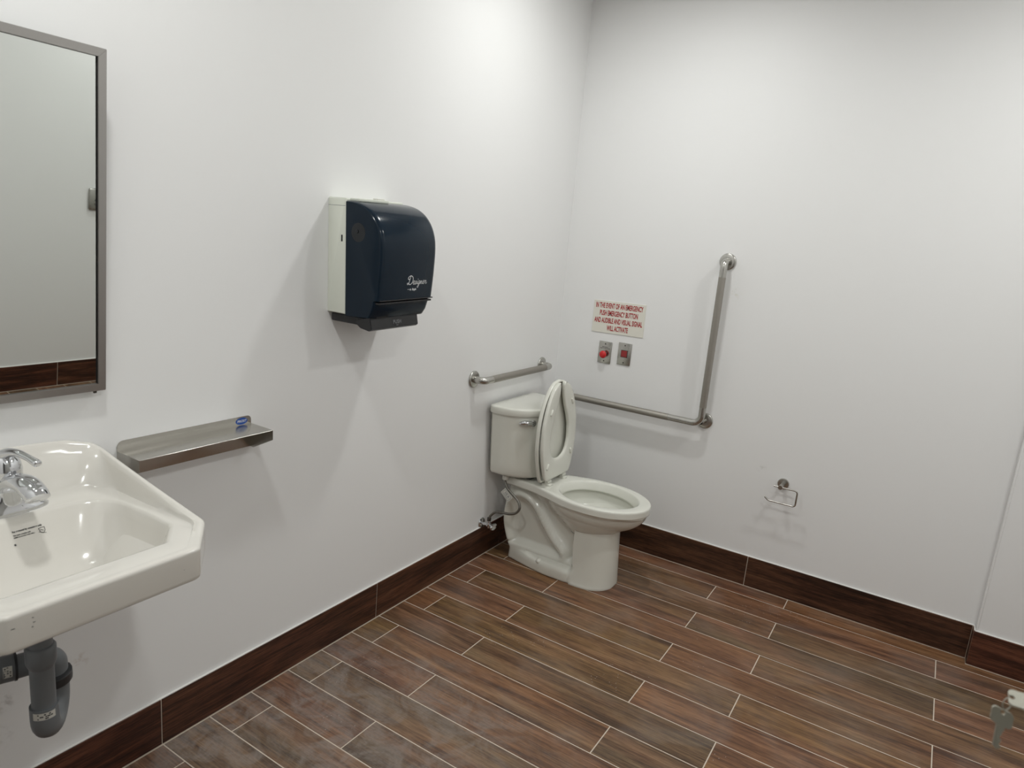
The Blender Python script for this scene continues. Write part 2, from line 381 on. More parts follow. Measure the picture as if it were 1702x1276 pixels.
# ================================================================== ROOM
XR = 2.75; YF = -3.42; JX = 2.095; JY = -0.05
# floor: grout bed with porcelain wood-look planks
floor = struct('floor', box(-0.02, XR+0.02, YF-0.12, 0.02, -0.05, -0.0006), M['grout'])
plank_cache = {}
def plank(x0, x1, y0, y1):
    g = 0.0019
    lx, ly = round(x1-x0-2*g, 4), round(y1-y0-2*g, 4)
    if lx < 0.004 or ly < 0.004: return
    key = (lx, ly)
    if key not in plank_cache:
        bm = box(-lx/2, lx/2, -ly/2, ly/2, -0.008, 0.0, 0.0004, 1)
        me = bpy.data.meshes.new('plank'); bm.to_mesh(me); bm.free(); me.materials.append(M['floor_wood']); plank_cache[key] = me
    o = bpy.data.objects.new('plank', plank_cache[key]); COL.objects.link(o); o.parent = floor
    o.location = ((x0+x1)/2, (y0+y1)/2, random.uniform(-0.0001, 0.0001))
YA = -0.4252; ROW = 0.155; PL = 0.935
k = -3
while True:
    y1 = YA - ROW*k; y0 = y1 - ROW
    yt = min(y1, -0.0115); yb = max(y0, YF)
    if yt <= yb + 0.01: break
    start = 0.120 if k % 2 == 0 else 0.433
    xs = [0.0115]; x = start
    while x < XR-0.012: xs.append(x); x += PL if x < 1.0 else 0.925
    xs.append(XR-0.0115)
    for xa, xb in zip(xs, xs[1:]):
        if k == -3 and xb > JX-0.01:       # the strip along the boxed-out part of the back wall
            if xa < JX-0.05:
                g = 0.0019; xc = (xa+xb)/2; yc = (yb+yt)/2; ys_ = JY-0.0115-g
                pl_ = [(xa+g, yb+g), (xb-g, yb+g), (xb-g, ys_), (JX-0.0112, ys_), (JX-0.0112, yt-g), (xa+g, yt-g)]
                bm = bmesh.new(); bm_loft(bm, [[Vector((px_-xc, py_-yc, z_)) for px_, py_ in pl_] for z_ in (-0.008, 0.0)])
                o = obj('plank', bm, M['floor_wood'], floor, world=False); o.location = (xc, yc, 0)
            else: plank(xa, xb, yb, JY-0.0115)
        else: plank(xa, xb, yb, yt)
    k += 1
# walls
def wallbm(*boxes):
    bm = bmesh.new()
    for b_ in boxes: bm_box(bm, *b_)
    return bm
struct('wall_left', wallbm((-0.12, 0.0, YF-0.12, 0.12, 0, CEIL+0.02)), M['wall'])
struct('wall_back', wallbm((0.0, XR, 0.0, 0.12, 0, CEIL+0.02), (JX, XR, JY, 0.0, 0, CEIL+0.02)), M['wall'])
struct('wall_right', wallbm((XR, XR+0.12, YF-0.12, 0.12, 0, CEIL+0.02)), M['wall'])
DX0, DX1, DH = 1.08, 2.02, 2.08
struct('wall_front', wallbm((0.0, DX0, YF-0.12, YF, 0, CEIL+0.02), (DX1, XR, YF-0.12, YF, 0, CEIL+0.02), (DX0, DX1, YF-0.12, YF, DH, CEIL+0.02)), M['wall'])
struct('ceiling', wallbm((-0.12, XR+0.12, YF-0.12, 0.12, CEIL, CEIL+0.10)), M['ceiling'])
# corridor the camera looks in from
struct('floor_corridor', box(0.2, 2.9, -5.0, YF-0.12, -0.05, 0.0), M['grout'])
struct('wall_corridor', wallbm((0.2, 2.9, -5.1, -5.0, 0, CEIL), (0.1, 0.2, -5.1, YF-0.12, 0, CEIL), (2.9, 3.0, -5.1, YF-0.12, 0, CEIL)), M['wall'])
struct('ceiling_corridor', box(0.1, 3.0, -5.1, YF-0.12, CEIL, CEIL+0.1), M['ceiling'])
# door frame
bm = bmesh.new()
bm_box(bm, DX0, DX0+0.035, YF-0.125, YF+0.012, 0, DH, 0.002); bm_box(bm, DX1-0.035, DX1, YF-0.125, YF+0.012, 0, DH, 0.002)
bm_box(bm, DX0, DX1, YF-0.125, YF+0.012, DH-0.035, DH, 0.002)
struct('trim_1', bm, M['door_paint'])

# baseboards: grout backing, tiles as children, bead of white caulk on top
BH = 0.152
tile_cache = {}
def tile(parent, centre, length, height, rz):
    key = (round(length, 4), round(height, 4))
    if key not in tile_cache:
        bm = box(-length/2, length/2, -0.0045, 0.0045, -height/2, height/2, 0.0008, 1)
        me = bpy.data.meshes.new('tile'); bm.to_mesh(me); bm.free(); me.materials.append(M['base_wood']); tile_cache[key] = me
    o = bpy.data.objects.new('tile', tile_cache[key]); COL.objects.link(o); o.parent = parent
    o.location = centre; o.rotation_euler = (0, 0, rz); return o
def tiles_y(parent, xc, ys, flip=1):
    for y1, y0 in zip(ys, ys[1:]): tile(parent, (xc, (y0+y1)/2, BH/2+0.001), abs(y1-y0)-0.003, BH-0.002, PI/2*flip)
def tiles_x(parent, yc, xs):
    for x0, x1 in zip(xs, xs[1:]): tile(parent, ((x0+x1)/2, yc, BH/2+0.001), abs(x1-x0)-0.003, BH-0.002, 0)
bl = struct('baseboard_left', box(0.0, 0.0085, YF, 0.0, 0.0, BH-0.001), M['grout'])
tiles_y(bl, 0.0058, [-0.0105, -0.458, -1.373, -2.287, -3.20, YF])
bb = struct('baseboard_back', wallbm((0.0086, JX, -0.0085, 0.0, 0, BH-0.001), (JX-0.0085, JX, JY-0.0085, -0.0085, 0, BH-0.001), (JX, XR-0.009, JY-0.0085, JY, 0, BH-0.001)), M['grout'])
tiles_x(bb, -0.0058, [0.0105, 0.240, 1.159, JX-0.0105])
tile(bb, (JX-0.0058, (JY-0.0105-0.0105)/2, BH/2+0.001), 0.045, BH-0.002, PI/2)
tiles_x(bb, JY-0.0058, [JX-0.0098, XR-0.011])
br = struct('baseboard_right', box(XR-0.0085, XR, YF, JY, 0.0, BH-0.001), M['grout'])
tiles_y(br, XR-0.0058, [JY-0.0105, -0.36, -1.235, -2.15, -3.06, YF])
bf = struct('baseboard_front', wallbm((0.009, DX0, YF, YF+0.0085, 0, BH-0.001), (DX1, XR-0.009, YF, YF+0.0085, 0, BH-0.001)), M['grout'])
tiles_x(bf, YF+0.0058, [0.011, 0.30, DX0]); tiles_x(bf, YF+0.0058, [DX1, XR-0.011])
def bead(name, pts):
    bm = bmesh.new()
    for p, q in zip(pts, pts[1:]): bm_tube(bm, [p, q], 0.0038, 10)
    struct(name, bm, M['caulk'], smooth=True, angle=40)
bz = BH + 0.0
bead('trim_2', [(0.004, YF+0.002, bz), (0.004, -0.004, bz), (JX-0.004, -0.004, bz), (JX-0.004, JY-0.004, bz), (XR-0.004, JY-0.004, bz)])
bead('trim_3', [(XR-0.004, JY-0.008, bz), (XR-0.004, YF+0.002, bz)])
# bullnose corner bead of the boxed-out part
bm = bmesh.new(); bm_tube(bm, [(JX+0.0015, JY+0.0015, BH+0.006), (JX+0.0015, JY+0.0015, CEIL)], 0.004, 12)
struct('trim_4', bm, M['wall'], smooth=True, angle=50)

# recessed ceiling lights
spots = ['above the toilet corner', 'over the right side near the back wall', 'above the washbasin', 'beside the open door']
for (lx, ly), w in zip(LIGHTS, spots):
    t = thing('ceiling_light', 'round white recessed ceiling light ' + w, 'ceiling light', (lx, ly, CEIL), 'recessed ceiling lights')
    bm = bmesh.new(); bm_lathe(bm, [(0.060, 0.0), (0.060, -0.004), (0.068, -0.007), (0.080, -0.004), (0.082, 0.0)], 40, Matrix.Translation((lx, ly, CEIL)))
    bm2 = bmesh.new(); rings = []
    for r, h in [(0.061, -0.001), (0.062, -0.006), (0.070, -0.008), (0.082, -0.004), (0.084, -0.0005)]:
        rings.append([(lx+r*math.cos(2*PI*k/40), ly+r*math.sin(2*PI*k/40), CEIL+h) for k in range(40)])
    bm_loft(bm2, rings, False, False); bm.free(); obj('trim_ring', bm2, M['caulk'], t, smooth=True)
    bm = bmesh.new(); bm_lathe(bm, [(0.0001, -0.002), (0.06, -0.002), (0.061, -0.0005)], 40, Matrix.Translation((lx, ly, CEIL)))
    obj('lens', bm, M['lens'], t)

# ================================================================== TOILET
YT = -0.455
toilet = thing('toilet', 'white elongated two-piece toilet with its lid and open-front seat raised', 'toilet', (0.35, YT, 0.0))
EGG = [(0.05, 0.098), (0.10, 0.108), (0.18, 0.113), (0.25, 0.122), (0.30, 0.136), (0.35, 0.153), (0.40, 0.171), (0.45, 0.183), (0.50, 0.189), (0.55, 0.189),
       (0.60, 0.183), (0.65, 0.169), (0.70, 0.142), (0.735, 0.113), (0.76, 0.082), (0.772, 0.059), (0.779, 0.041), (0.783, 0.024), (0.7846, 0.010), (0.785, 0.0)]
FOOT = [(0.10, 0.0), (0.115, 0.055), (0.14, 0.088), (0.18, 0.105), (0.27, 0.125), (0.36, 0.138), (0.45, 0.138), (0.50, 0.124), (0.53, 0.100), (0.56, 0.03), (0.58, 0.0)]
RIDGE = smooth_path([(0.115, 0.10, 0), (0.088, 0.19, 0), (0.095, 0.28, 0), (0.135, 0.335, 0), (0.195, 0.340, 0), (0.255, 0.300, 0), (0.305, 0.235, 0), (0.355, 0.175, 0), (0.405, 0.130, 0), (0.425, 0.095, 0), (0.40, 0.068, 0)], 5)
ZB = 0.392; ZT = 0.425
def ridge_dist(x, z):
    best = 9.0
    for p, q in zip(RIDGE, RIDGE[1:]):
        ux, uz = q.x-p.x, q.y-p.y; t = max(0, min(1, ((x-p.x)*ux + (z-p.y)*uz)/(ux*ux+uz*uz+1e-12)))
        best = min(best, (p.x+ux*t-x)**2 + (p.y+uz*t-z)**2)
    return best**0.5
def front_x(z):
    col = 0.668 - 0.05*min(z, 0.3)
    if z > 0.262:
        s = math.sqrt(max(0, 1 - ((ZB-z)/0.132)**2)) if z < ZB else 1
        return max(col, 0.50 + 0.277*s)
    return col
def back_x(z): return cinterp([(0, 0.10), (0.05, 0.104), (0.08, 0.088), (0.13, 0.066), (0.20, 0.052), (0.30, 0.052), (0.36, 0.060), (0.385, 0.05), (0.45, 0.05)], z)
def smax(vals, k=0.007):
    mval = max(vals); return mval + k*math.log(sum(math.exp((v-mval)/k) for v in vals)) - k*0.0
def hw(x, z):
    c = [0.0]
    if z > 0.262:                                  # bowl belly
        s = math.sqrt(max(0, 1 - ((ZB-z)/0.135)**2)) if z < ZB else 1
        if z > 0.35:                               # blends into the underside of the rim and deck
            pass
        ax = 0.277*s if x > 0.50 else 0.20*s+0.02
        q = 1 - ((x-0.50)/ax)**2
        if q > 0: c.append(0.178*s*math.sqrt(q))
    f = 0.668 - 0.05*min(z, 0.3)                   # front column
    if z < 0.36:
        w = cinterp([(0, 0.142), (0.012, 0.136), (0.05, 0.128), (0.15, 0.116), (0.25, 0.108), (0.36, 0.10)], z)
        x0 = 0.475 - 0.10*max(0, z-0.12)
        if x > x0:
            q = 1 - (max(0, x-0.50)/(f-0.50))**2.6
            if q > 0: c.append(w*q**(1/2.3) * min(1, ((x-x0)/0.014))**0.5)
    bk = back_x(z)
    if x < 0.56 and z < 0.395:                     # web with cast trapway relief
        wb = 0.060
        d = ridge_dist(x, z)
        wb += 0.040*math.exp(-(d/0.026)**2)
        u_ = max(0.0, min(1.0, (0.115-z)/0.04)); wb = max(wb, 0.060 + 0.036*u_*u_*(3-2*u_))
        e = min(1.0, max(0.0, (x-bk)/0.035)); wb *= math.sqrt(1-(1-e)**2) if e < 1 else 1
        wb *= max(0.0, min(1, (0.56-x)/0.05))
        c.append(wb)
    if z < 0.065:
        s = 1 if z < 0.030 else math.cos((z-0.030)/0.035*PI/2)**0.5
        c.append(cinterp(FOOT, x)*(0.86+0.14*s) if s > 0.02 else 0)
    if z > 0.375:                                  # deck / rim band grows out under the rim
        t = min(1, (z-0.375)/(ZB-0.375))
        c.append(cinterp(EGG, x)*(0.80+0.20*t**0.5))
    return max(0.0, smax(c, 0.005) - 0.0035) if len(c) > 1 else c[0]
def outer_ring(z, inset=0.0, n=80):
    b0 = back_x(z); f0 = front_x(z)
    if z >= 0.375: f0 = max(f0, 0.785 - 0.02*(1-min(1, (z-0.375)/(ZB-0.375))))
    b0 += inset; f0 -= inset; near, far = [], []
    for i in range(n+1):
        t = (1-math.cos(PI*i/n))/2; x = b0 + (f0-b0)*t
        h = hw(min(max(x, b0+1e-4), f0-1e-4), z)
        if z >= ZB: h = cinterp(EGG, min(x + inset*0.3, 0.785))
        if i in (0, n): h = 0.0
        if z >= 0.375 and i > 0:                   # square-ish rounded rear end of the deck
            e = min(1, (x-b0)/0.02); h *= math.sqrt(max(0, 1-(1-e)**2))
        if 0 < i < n: h = max(h - inset, 0.0008)
        near.append(Vector((x, YT-h, z))); far.append(Vector((x, YT+h, z)))
    return near + far[::-1][1:-1]
zs = [0.0, 0.004, 0.012, 0.022, 0.032, 0.040, 0.047, 0.054, 0.062, 0.070, 0.078]
z = 0.086
while z < 0.372: zs.append(z); z += 0.0060
zs += [0.375, 0.379, 0.383, 0.387, 0.390, ZB, 0.395, 0.402, 0.41, 0.417]
rings = [outer_ring(z, 0.004 if z == 0 else 0) for z in zs]
rings += [outer_ring(ZT-0.003, 0.0015), outer_ring(ZT-0.0008, 0.0045), outer_ring(ZT, 0.009)]
nn = len(rings[0])
# bowl opening: egg-shaped
def hole(x, s=1.0):
    cx, back, front, wy = 0.53, 0.187, 0.196, 0.156
    return cx, back*s, front*s, wy*s
def hole_ring(z, s, dx=0.0):
    cx, bk, fr, wy = hole(0, s); pts = []
    for i in range(nn):
        # same travel: starts at the back, near side first, tip at half
        th = 2*PI*i/nn; X = -math.cos(th); Y = -math.sin(th)
        pts.append(Vector((cx+dx+(fr if X > 0 else bk)*X, YT + wy*Y*(1 - 0.06*X), z)))
    return pts
inner = [hole_ring(ZT, 1.045), hole_ring(ZT-0.0015, 1.02), hole_ring(ZT-0.006, 1.003), hole_ring(ZT-0.016, 0.975), hole_ring(ZT-0.036, 0.935), hole_ring(ZT-0.040, 0.930), hole_ring(ZT-0.044, 0.940), hole_ring(ZT-0.045, 0.99),
         hole_ring(ZT-0.052, 1.05), hole_ring(ZT-0.075, 1.03), hole_ring(ZT-0.12, 0.92, -0.01), hole_ring(ZT-0.155, 0.74, -0.02), hole_ring(ZT-0.18, 0.55, -0.03), hole_ring(ZT-0.205, 0.40, -0.04), hole_ring(ZT-0.235, 0.27, -0.05)]
bm = bmesh.new(); bm_loft(bm, rings + inner, True, True)
obj('bowl', bm, M['porcelain'], toilet, smooth=True, angle=50)
wr = hole_ring(ZT-0.196, 0.455, -0.037); bm = bmesh.new(); bm_loft(bm, [[p + Vector((0, 0, -0.004)) for p in wr], wr]); obj('water', bm, M['water'], toilet)
# bolt caps on the foot
for sgn in (-1, 1):
    bm = bmesh.new(); bm_lathe(bm, [(0.015, 0.0), (0.0148, 0.006), (0.012, 0.011), (0.006, 0.014), (0.0, 0.0145)], 20, axis_mat((0.315, YT+sgn*0.115, 0.052), (0, sgn*0.7, 0.7)))
    obj('bolt_cap', bm, M['porcelain'], toilet, smooth=True)
# tank
def dring(z, w, xf, xb=0.018, xs=0.055, n=30, r=0.012):
    pts = [Vector((xb, YT+w-r, z)), Vector((xb+r, YT+w, z))]
    for i in range(n+1):
        th = PI/2 - PI*i/n
        pts.append(Vector((xs + (xf-xs)*math.cos(th)**0.92 if math.cos(th) > 0 else xs, YT + w*math.sin(th), z)))
    pts += [Vector((xb+r, YT-w, z)), Vector((xb, YT-w+r, z))]
    return pts
TZ0 = 0.437; bm = bmesh.new(); R_ = []
R_.append(dring(TZ0, 0.120, 0.210, xb=0.03)); R_.append(dring(TZ0+0.002, 0.150, 0.236, xb=0.022)); R_.append(dring(TZ0+0.010, 0.166, 0.250)); R_.append(dring(TZ0+0.022, 0.172, 0.254))
for i in range(1, 9):
    t = i/8; R_.append(dring(TZ0+0.022 + (0.752-TZ0-0.022)*t, 0.172+0.024*t, 0.254-0.008*t))
bm_loft(bm, R_); obj('tank', bm, M['porcelain'], toilet, smooth=True, angle=40)
bm = bmesh.new(); R_ = [dring(0.7515, 0.200, 0.246), dring(0.753, 0.207, 0.253), dring(0.757, 0.209, 0.256), dring(0.781, 0.209, 0.2555), dring(0.7852, 0.2078, 0.2538), dring(0.7874, 0.204, 0.249), dring(0.7885, 0.19, 0.232), dring(0.7888, 0.10, 0.15)]
bm_loft(bm, R_); obj('tank_lid', bm, M['porcelain'], toilet, smooth=True, angle=45)
# flush lever on the left of the tank front
hp = Vector((0.203, -0.566, 0.720))
bm = bmesh.new(); bm_lathe(bm, [(0.015, -0.012), (0.015, 0.004), (0.012, 0.009), (0.0, 0.011)], 24, axis_mat(hp, (0.85, -0.52, 0)) @ Matrix.Scale(1.25, 4))
lev = obj('flush_lever', bm, M['chrome'], toilet, smooth=True, angle=50)
bm = bmesh.new(); bm_tube(bm, smooth_path([hp+Vector((0.010, -0.004, 0)), hp+Vector((0.006, -0.025, 0.004)), hp+Vector((-0.012, -0.048, 0.006)), hp+Vector((-0.034, -0.066, 0.003))], 5), [0.010]*4+[0.0125]*4+[0.0135]*4+[0.0115, 0.009, 0.006, 0.002], 14, flat=0.85)
obj('lever_arm', bm, M['chrome'], lev, smooth=True)
# tank-to-bowl gasket block under the tank
bm = bmesh.new(); bm_box(bm, 0.07, 0.20, YT-0.07, YT+0.07, 0.421, 0.440, 0.004); obj('gasket', bm, M['pvc_dark'], toilet)

# raised lid and seat (local: u across, v up)
def plate_pts(tab, n=40):
    v0, v1 = tab[0][0], tab[-1][0]; L_, R2 = [], []
    for i in range(n+1):
        v = v0 + (v1-v0)*(1-math.cos(PI*i/n))/2; h = cinterp(tab, v)
        L_.append((-h, v)); R2.append((h, v))
    return L_, R2
def place(u, v, d, base, lean):
    """d is out of the plate towards +x"""
    return Vector((base[0] + d*math.cos(lean) - v*math.sin(lean), YT-0.008 + u*0.89, base[1] + v*math.cos(lean) + d*math.sin(lean)))
LID = [(0.0, 0.125), (0.02, 0.142), (0.06, 0.157), (0.12, 0.176), (0.19, 0.188), (0.26, 0.186), (0.33, 0.170), (0.39, 0.143), (0.43, 0.114), (0.46, 0.082), (0.478, 0.048), (0.486, 0.0)]
lb = (0.268, 0.444); ll = math.radians(1.0)
Lp, Rp = plate_pts(LID); loop = Lp + Rp[::-1][1:]
loop = [p for i, p in enumerate(loop) if i == 0 or (p[0]-loop[i-1][0])**2+(p[1]-loop[i-1][1])**2 > 1e-9]
bm = bmesh.new(); cu_, cv_ = 0.0, 0.23; rr_ = []
for s, d in ((0.90, -0.004), (0.97, -0.003), (0.995, 0.001), (1.0, 0.006), (0.995, 0.016), (0.985, 0.018), (0.965, 0.0175), (0.955, 0.008), (0.90, 0.005), (0.5, 0.003)):
    rr_.append([place(cu_+(u-cu_)*s, cv_+(v-cv_)*s, d, lb, ll) for u, v in loop])
bm_loft(bm, rr_); obj('lid', bm, M['seat_plastic'], toilet, smooth=True, angle=50)
# seat: horseshoe, front opening at the top
SEAT = [(0.012, 0.120), (0.03, 0.138), (0.07, 0.155), (0.12, 0.171), (0.19, 0.183), (0.26, 0.181), (0.33, 0.164), (0.39, 0.136), (0.43, 0.106), (0.455, 0.078), (0.470, 0.050), (0.476, 0.032)]
HOLE = [(0.105, 0.0), (0.112, 0.045), (0.13, 0.075), (0.16, 0.094), (0.20, 0.104), (0.25, 0.100), (0.30, 0.081), (0.35, 0.052), (0.39, 0.032), (0.42, 0.022), (0.45, 0.018), (0.462, 0.018), (0.476, 0.030)]
sb = (0.292, 0.444); sl = math.radians(2.2)
def seat_side(sgn):
    """strip from the rear centre round one side to the prong tip, as outer/inner pairs"""
    pairs = []
    for i in range(10):                                   # rear band: centre to side
        t = i/9; pairs.append(((sgn*0.120*t, 0.012), (sgn*0.045*t, 0.105 + 0.007*t**2)))
    m_ = 44
    for i in range(1, m_+1):
        t = i/m_; vo = 0.012 + (0.476-0.012)*t; vi = 0.112 + (0.476-0.112)*t**0.92
        pairs.append(((sgn*cinterp(SEAT, vo), vo), (sgn*cinterp(HOLE, vi), vi)))
    return pairs
def seat_bm():
    bm = bmesh.new()
    for sgn in (-1, 1):
        secs = []
        for (ou, ov), (iu, iv) in seat_side(sgn):
            sec = []
            for w, d in ((0.0, 0.008), (0.0, 0.017), (0.03, 0.021), (0.12, 0.0222), (0.88, 0.0200), (0.97, 0.018), (1.0, 0.014), (1.0, 0.006), (0.94, 0.001), (0.5, -0.002), (0.06, 0.002)):
                sec.append(place(ou+(iu-ou)*w, ov+(iv-ov)*w, d, sb, sl))
            secs.append(sec)
        bm_loft(bm, secs, False, True)
    bmesh.ops.remove_doubles(bm, verts=bm.verts, dist=0.0004); return bm
seat = obj('seat', seat_bm(), M['seat_plastic'], toilet, smooth=True, angle=50)
for u, v, ang in ((-0.118, 0.345, 35), (0.110, 0.372, -30), (-0.125, 0.085, 30), (0.128, 0.118, -20)):
    bm = bmesh.new(); dv = Vector((math.sin(math.radians(ang)), math.cos(math.radians(ang))))
    p0 = place(u-dv.x*0.016, v-dv.y*0.016, 0.0235, sb, sl); p1 = place(u+dv.x*0.016, v+dv.y*0.016, 0.0235, sb, sl)
    bm_tube(bm, [p0, p0.lerp(p1, .15), p0.lerp(p1, .85), p1], [0.003, 0.0055, 0.0055, 0.003], 12)
    obj('bumper', bm, M['seat_plastic'], seat, smooth=True)
for sgn in (-1, 1):
    bm = box(0.272, 0.318, YT+sgn*0.073-0.016, YT+sgn*0.073+0.016, ZT-0.003, ZT+0.010, 0.004)
    bm_tube(bm, [(0.298, YT+sgn*0.073-0.017, ZT+0.018), (0.298, YT+sgn*0.073+0.017, ZT+0.018)], 0.010, 14)
    obj('hinge', bm, M['seat_plastic'], toilet, smooth=True, angle=40)

# water supply: stop valve on the wall, braided hose up to the tank
valve = thing('stop_valve', 'chrome stop valve with oval handle on left wall beside toilet', 'valve', (0.0, -0.625, 0.172))
bm = bmesh.new(); bm_lathe(bm, [(0.028, 0.0), (0.028, 0.003), (0.022, 0.008), (0.010, 0.011), (0.0, 0.011)], 28, axis_mat((0.0002, -0.625, 0.172), (1, 0, 0))); obj('escutcheon', bm, M['chrome'], valve, smooth=True, angle=50)
bm = bmesh.new(); bm_tube(bm, [(0.008, -0.625, 0.172), (0.062, -0.625, 0.172)], 0.0085, 16); bm_tube(bm, [(0.045, -0.625, 0.172), (0.045, -0.625, 0.200)], 0.008, 16)
bm_lathe(bm, [(0.0, -0.012), (0.012, -0.010), (0.013, 0.0), (0.012, 0.010), (0.0, 0.012)], 20, Matrix.Translation((0.045, -0.625, 0.172))); obj('valve_body', bm, M['chrome'], valve, smooth=True, angle=50)
bm = bmesh.new(); m4 = axis_mat((0.066, -0.625, 0.172), (1, 0, 0)) @ Matrix.Diagonal((1.25, 0.7, 1, 1))
bm_lathe(bm, [(0.008, 0.0), (0.020, 0.002), (0.023, 0.007), (0.020, 0.012), (0.0, 0.014)], 24, m4); obj('handle', bm, M['chrome'], valve, smooth=True, angle=50)
hose = thing('supply_hose', 'braided steel water hose looping from wall valve up to toilet tank', 'hose', (0.045, -0.625, 0.2))
HP = [(0.045, -0.625, 0.203), (0.050, -0.624, 0.222), (0.075, -0.622, 0.248), (0.115, -0.620, 0.258), (0.155, -0.618, 0.262), (0.190, -0.617, 0.278), (0.205, -0.614, 0.306), (0.190, -0.608, 0.334), (0.155, -0.602, 0.355), (0.118, -0.596, 0.376), (0.098, -0.590, 0.400), (0.095, -0.588, 0.418)]
bm = bmesh.new(); bm_tube(bm, smooth_path(HP, 6), 0.0062, 14); obj('braided_tube', bm, M['braid'], hose, smooth=True)
bm = bmesh.new(); bm_lathe(bm, [(0.010, 0), (0.011, 0.004), (0.011, 0.016), (0.008, 0.018)], 6, Matrix.Translation((0.045, -0.625, 0.196))); obj('nut', bm, M['dark_metal'], hose)
bm = bmesh.new(); bm_lathe(bm, [(0.012, 0), (0.015, 0.003), (0.016, 0.024), (0.013, 0.025)], 16, Matrix.Translation((0.095, -0.588, 0.414))); obj('nut', bm, M['label_white'], hose)
tg = basis((0.128, -0.618, 0.352), (0.74, -0.05, -0.64), (0.64, 0.02, 0.74)) @ Matrix.Scale(1.38, 4)
bm = xform(box(-0.022, 0.022, -0.013, 0.013, -0.0004, 0.0004), tg); tag_ = obj('paper_tag', bm, M['label_white'], hose)
bm = bmesh.new()
for x0, x1, y0, y1 in ((-0.018, 0.018, 0.0095, 0.0105), (-0.018, 0.018, -0.0105, -0.0095), (-0.0185, -0.0175, -0.0105, 0.0105), (0.0175, 0.0185, -0.0105, 0.0105), (-0.015, 0.010, -0.0065, -0.005)): bm_box(bm, x0, x1, y0, y1, 0.0004, 0.0007)
xform(bm, tg); bt = xform(text_mesh('1/2 A', 0.011, 0.0004), tg @ Matrix.Translation((0, 0.002, 0.0006))); me = bpy.data.meshes.new('t'); bt.to_mesh(me); bt.free(); bm.from_mesh(me)
obj('print', bm, M['grey_ink'], tag_)

# ================================================================== GRAB BARS
def flange(parent, loc, direction, r=0.039):
    bm = bmesh.new(); bm_lathe(bm, [(r, 0.0), (r, 0.004), (r-0.002, 0.007), (r-0.006, 0.0085), (0.019, 0.009), (0.0, 0.009)], 40, axis_mat(loc, direction))
    obj('flange', bm, M['steel_plain'], parent, smooth=True, angle=45)
BR = 0.0165; BO = 0.058
gb = thing('grab_bar', 'short straight stainless steel grab bar on left wall above toilet tank', 'grab bar', (0.0, -0.474, 0.924))
for y in (-0.787, -0.170): flange(gb, (0.0003, y, 0.924), (1, 0, 0))
bm = bmesh.new(); bm_tube(bm, fillet([(0.004, -0.787, 0.924), (BO, -0.787, 0.924), (BO, -0.720, 0.924)], 0.038), BR, 20, False)
obj('bend', bm, M['steel_plain'], gb, smooth=True); bm = bmesh.new()
bm_tube(bm, fillet([(BO, -0.235, 0.924), (BO, -0.170, 0.924), (0.004, -0.170, 0.924)], 0.038), BR, 20, False)
obj('bend', bm, M['steel_plain'], gb, smooth=True)
bm = bmesh.new(); bm_tube(bm, [(BO, -0.722, 0.924), (BO, -0.233, 0.924)], BR+0.0002, 20); obj('grip', bm, M['knurled'], gb, smooth=True, angle=50)
lb2 = thing('grab_bar', 'large L-shaped stainless steel grab bar on back wall beside toilet', 'grab bar', (0.844, 0.0, 0.772))
XV, ZH, ZTOP, XL = 0.848, 0.762, 1.541, 0.085
flange(lb2, (XV, -0.0003, ZTOP), (0, -1, 0)); flange(lb2, (XV+0.004, -0.0003, ZH+0.008), (0, -1, 0)); flange(lb2, (XL, -0.0003, ZH), (0, -1, 0))
bm = bmesh.new(); bm_tube(bm, fillet([(XV, -0.004, ZTOP), (XV, -BO, ZTOP), (XV, -BO, ZTOP-0.075)], 0.042), BR, 20, False)
obj('bend', bm, M['steel_plain'], lb2, smooth=True); bm = bmesh.new()
bm_tube(bm, fillet([(XV, -BO, ZH+0.085), (XV, -BO, ZH), (XV-0.165, -BO, ZH)], 0.050, 10), BR, 20, False)
bm_tube(bm, [(XV+0.004, -0.004, ZH+0.008), (XV-0.004, -BO+0.010, ZH+0.006)], 0.012, 16, False)
obj('bend', bm, M['steel_plain'], lb2, smooth=True); bm = bmesh.new()
bm_tube(bm, fillet([(XL+0.065, -BO, ZH), (XL, -BO, ZH), (XL, -0.004, ZH)], 0.042), BR, 20, False)
obj('bend', bm, M['steel_plain'], lb2, smooth=True)
bm = bmesh.new(); bm_tube(bm, [(XV, -BO, ZTOP-0.073), (XV, -BO, ZH+0.083)], BR+0.0002, 20); obj('upright_grip', bm, M['knurled'], lb2, smooth=True, angle=50)
bm = bmesh.new(); bm_tube(bm, [(XL+0.063, -BO, ZH), (XV-0.163, -BO, ZH)], BR+0.0002, 20); obj('level_grip', bm, M['knurled'], lb2, smooth=True, angle=50)

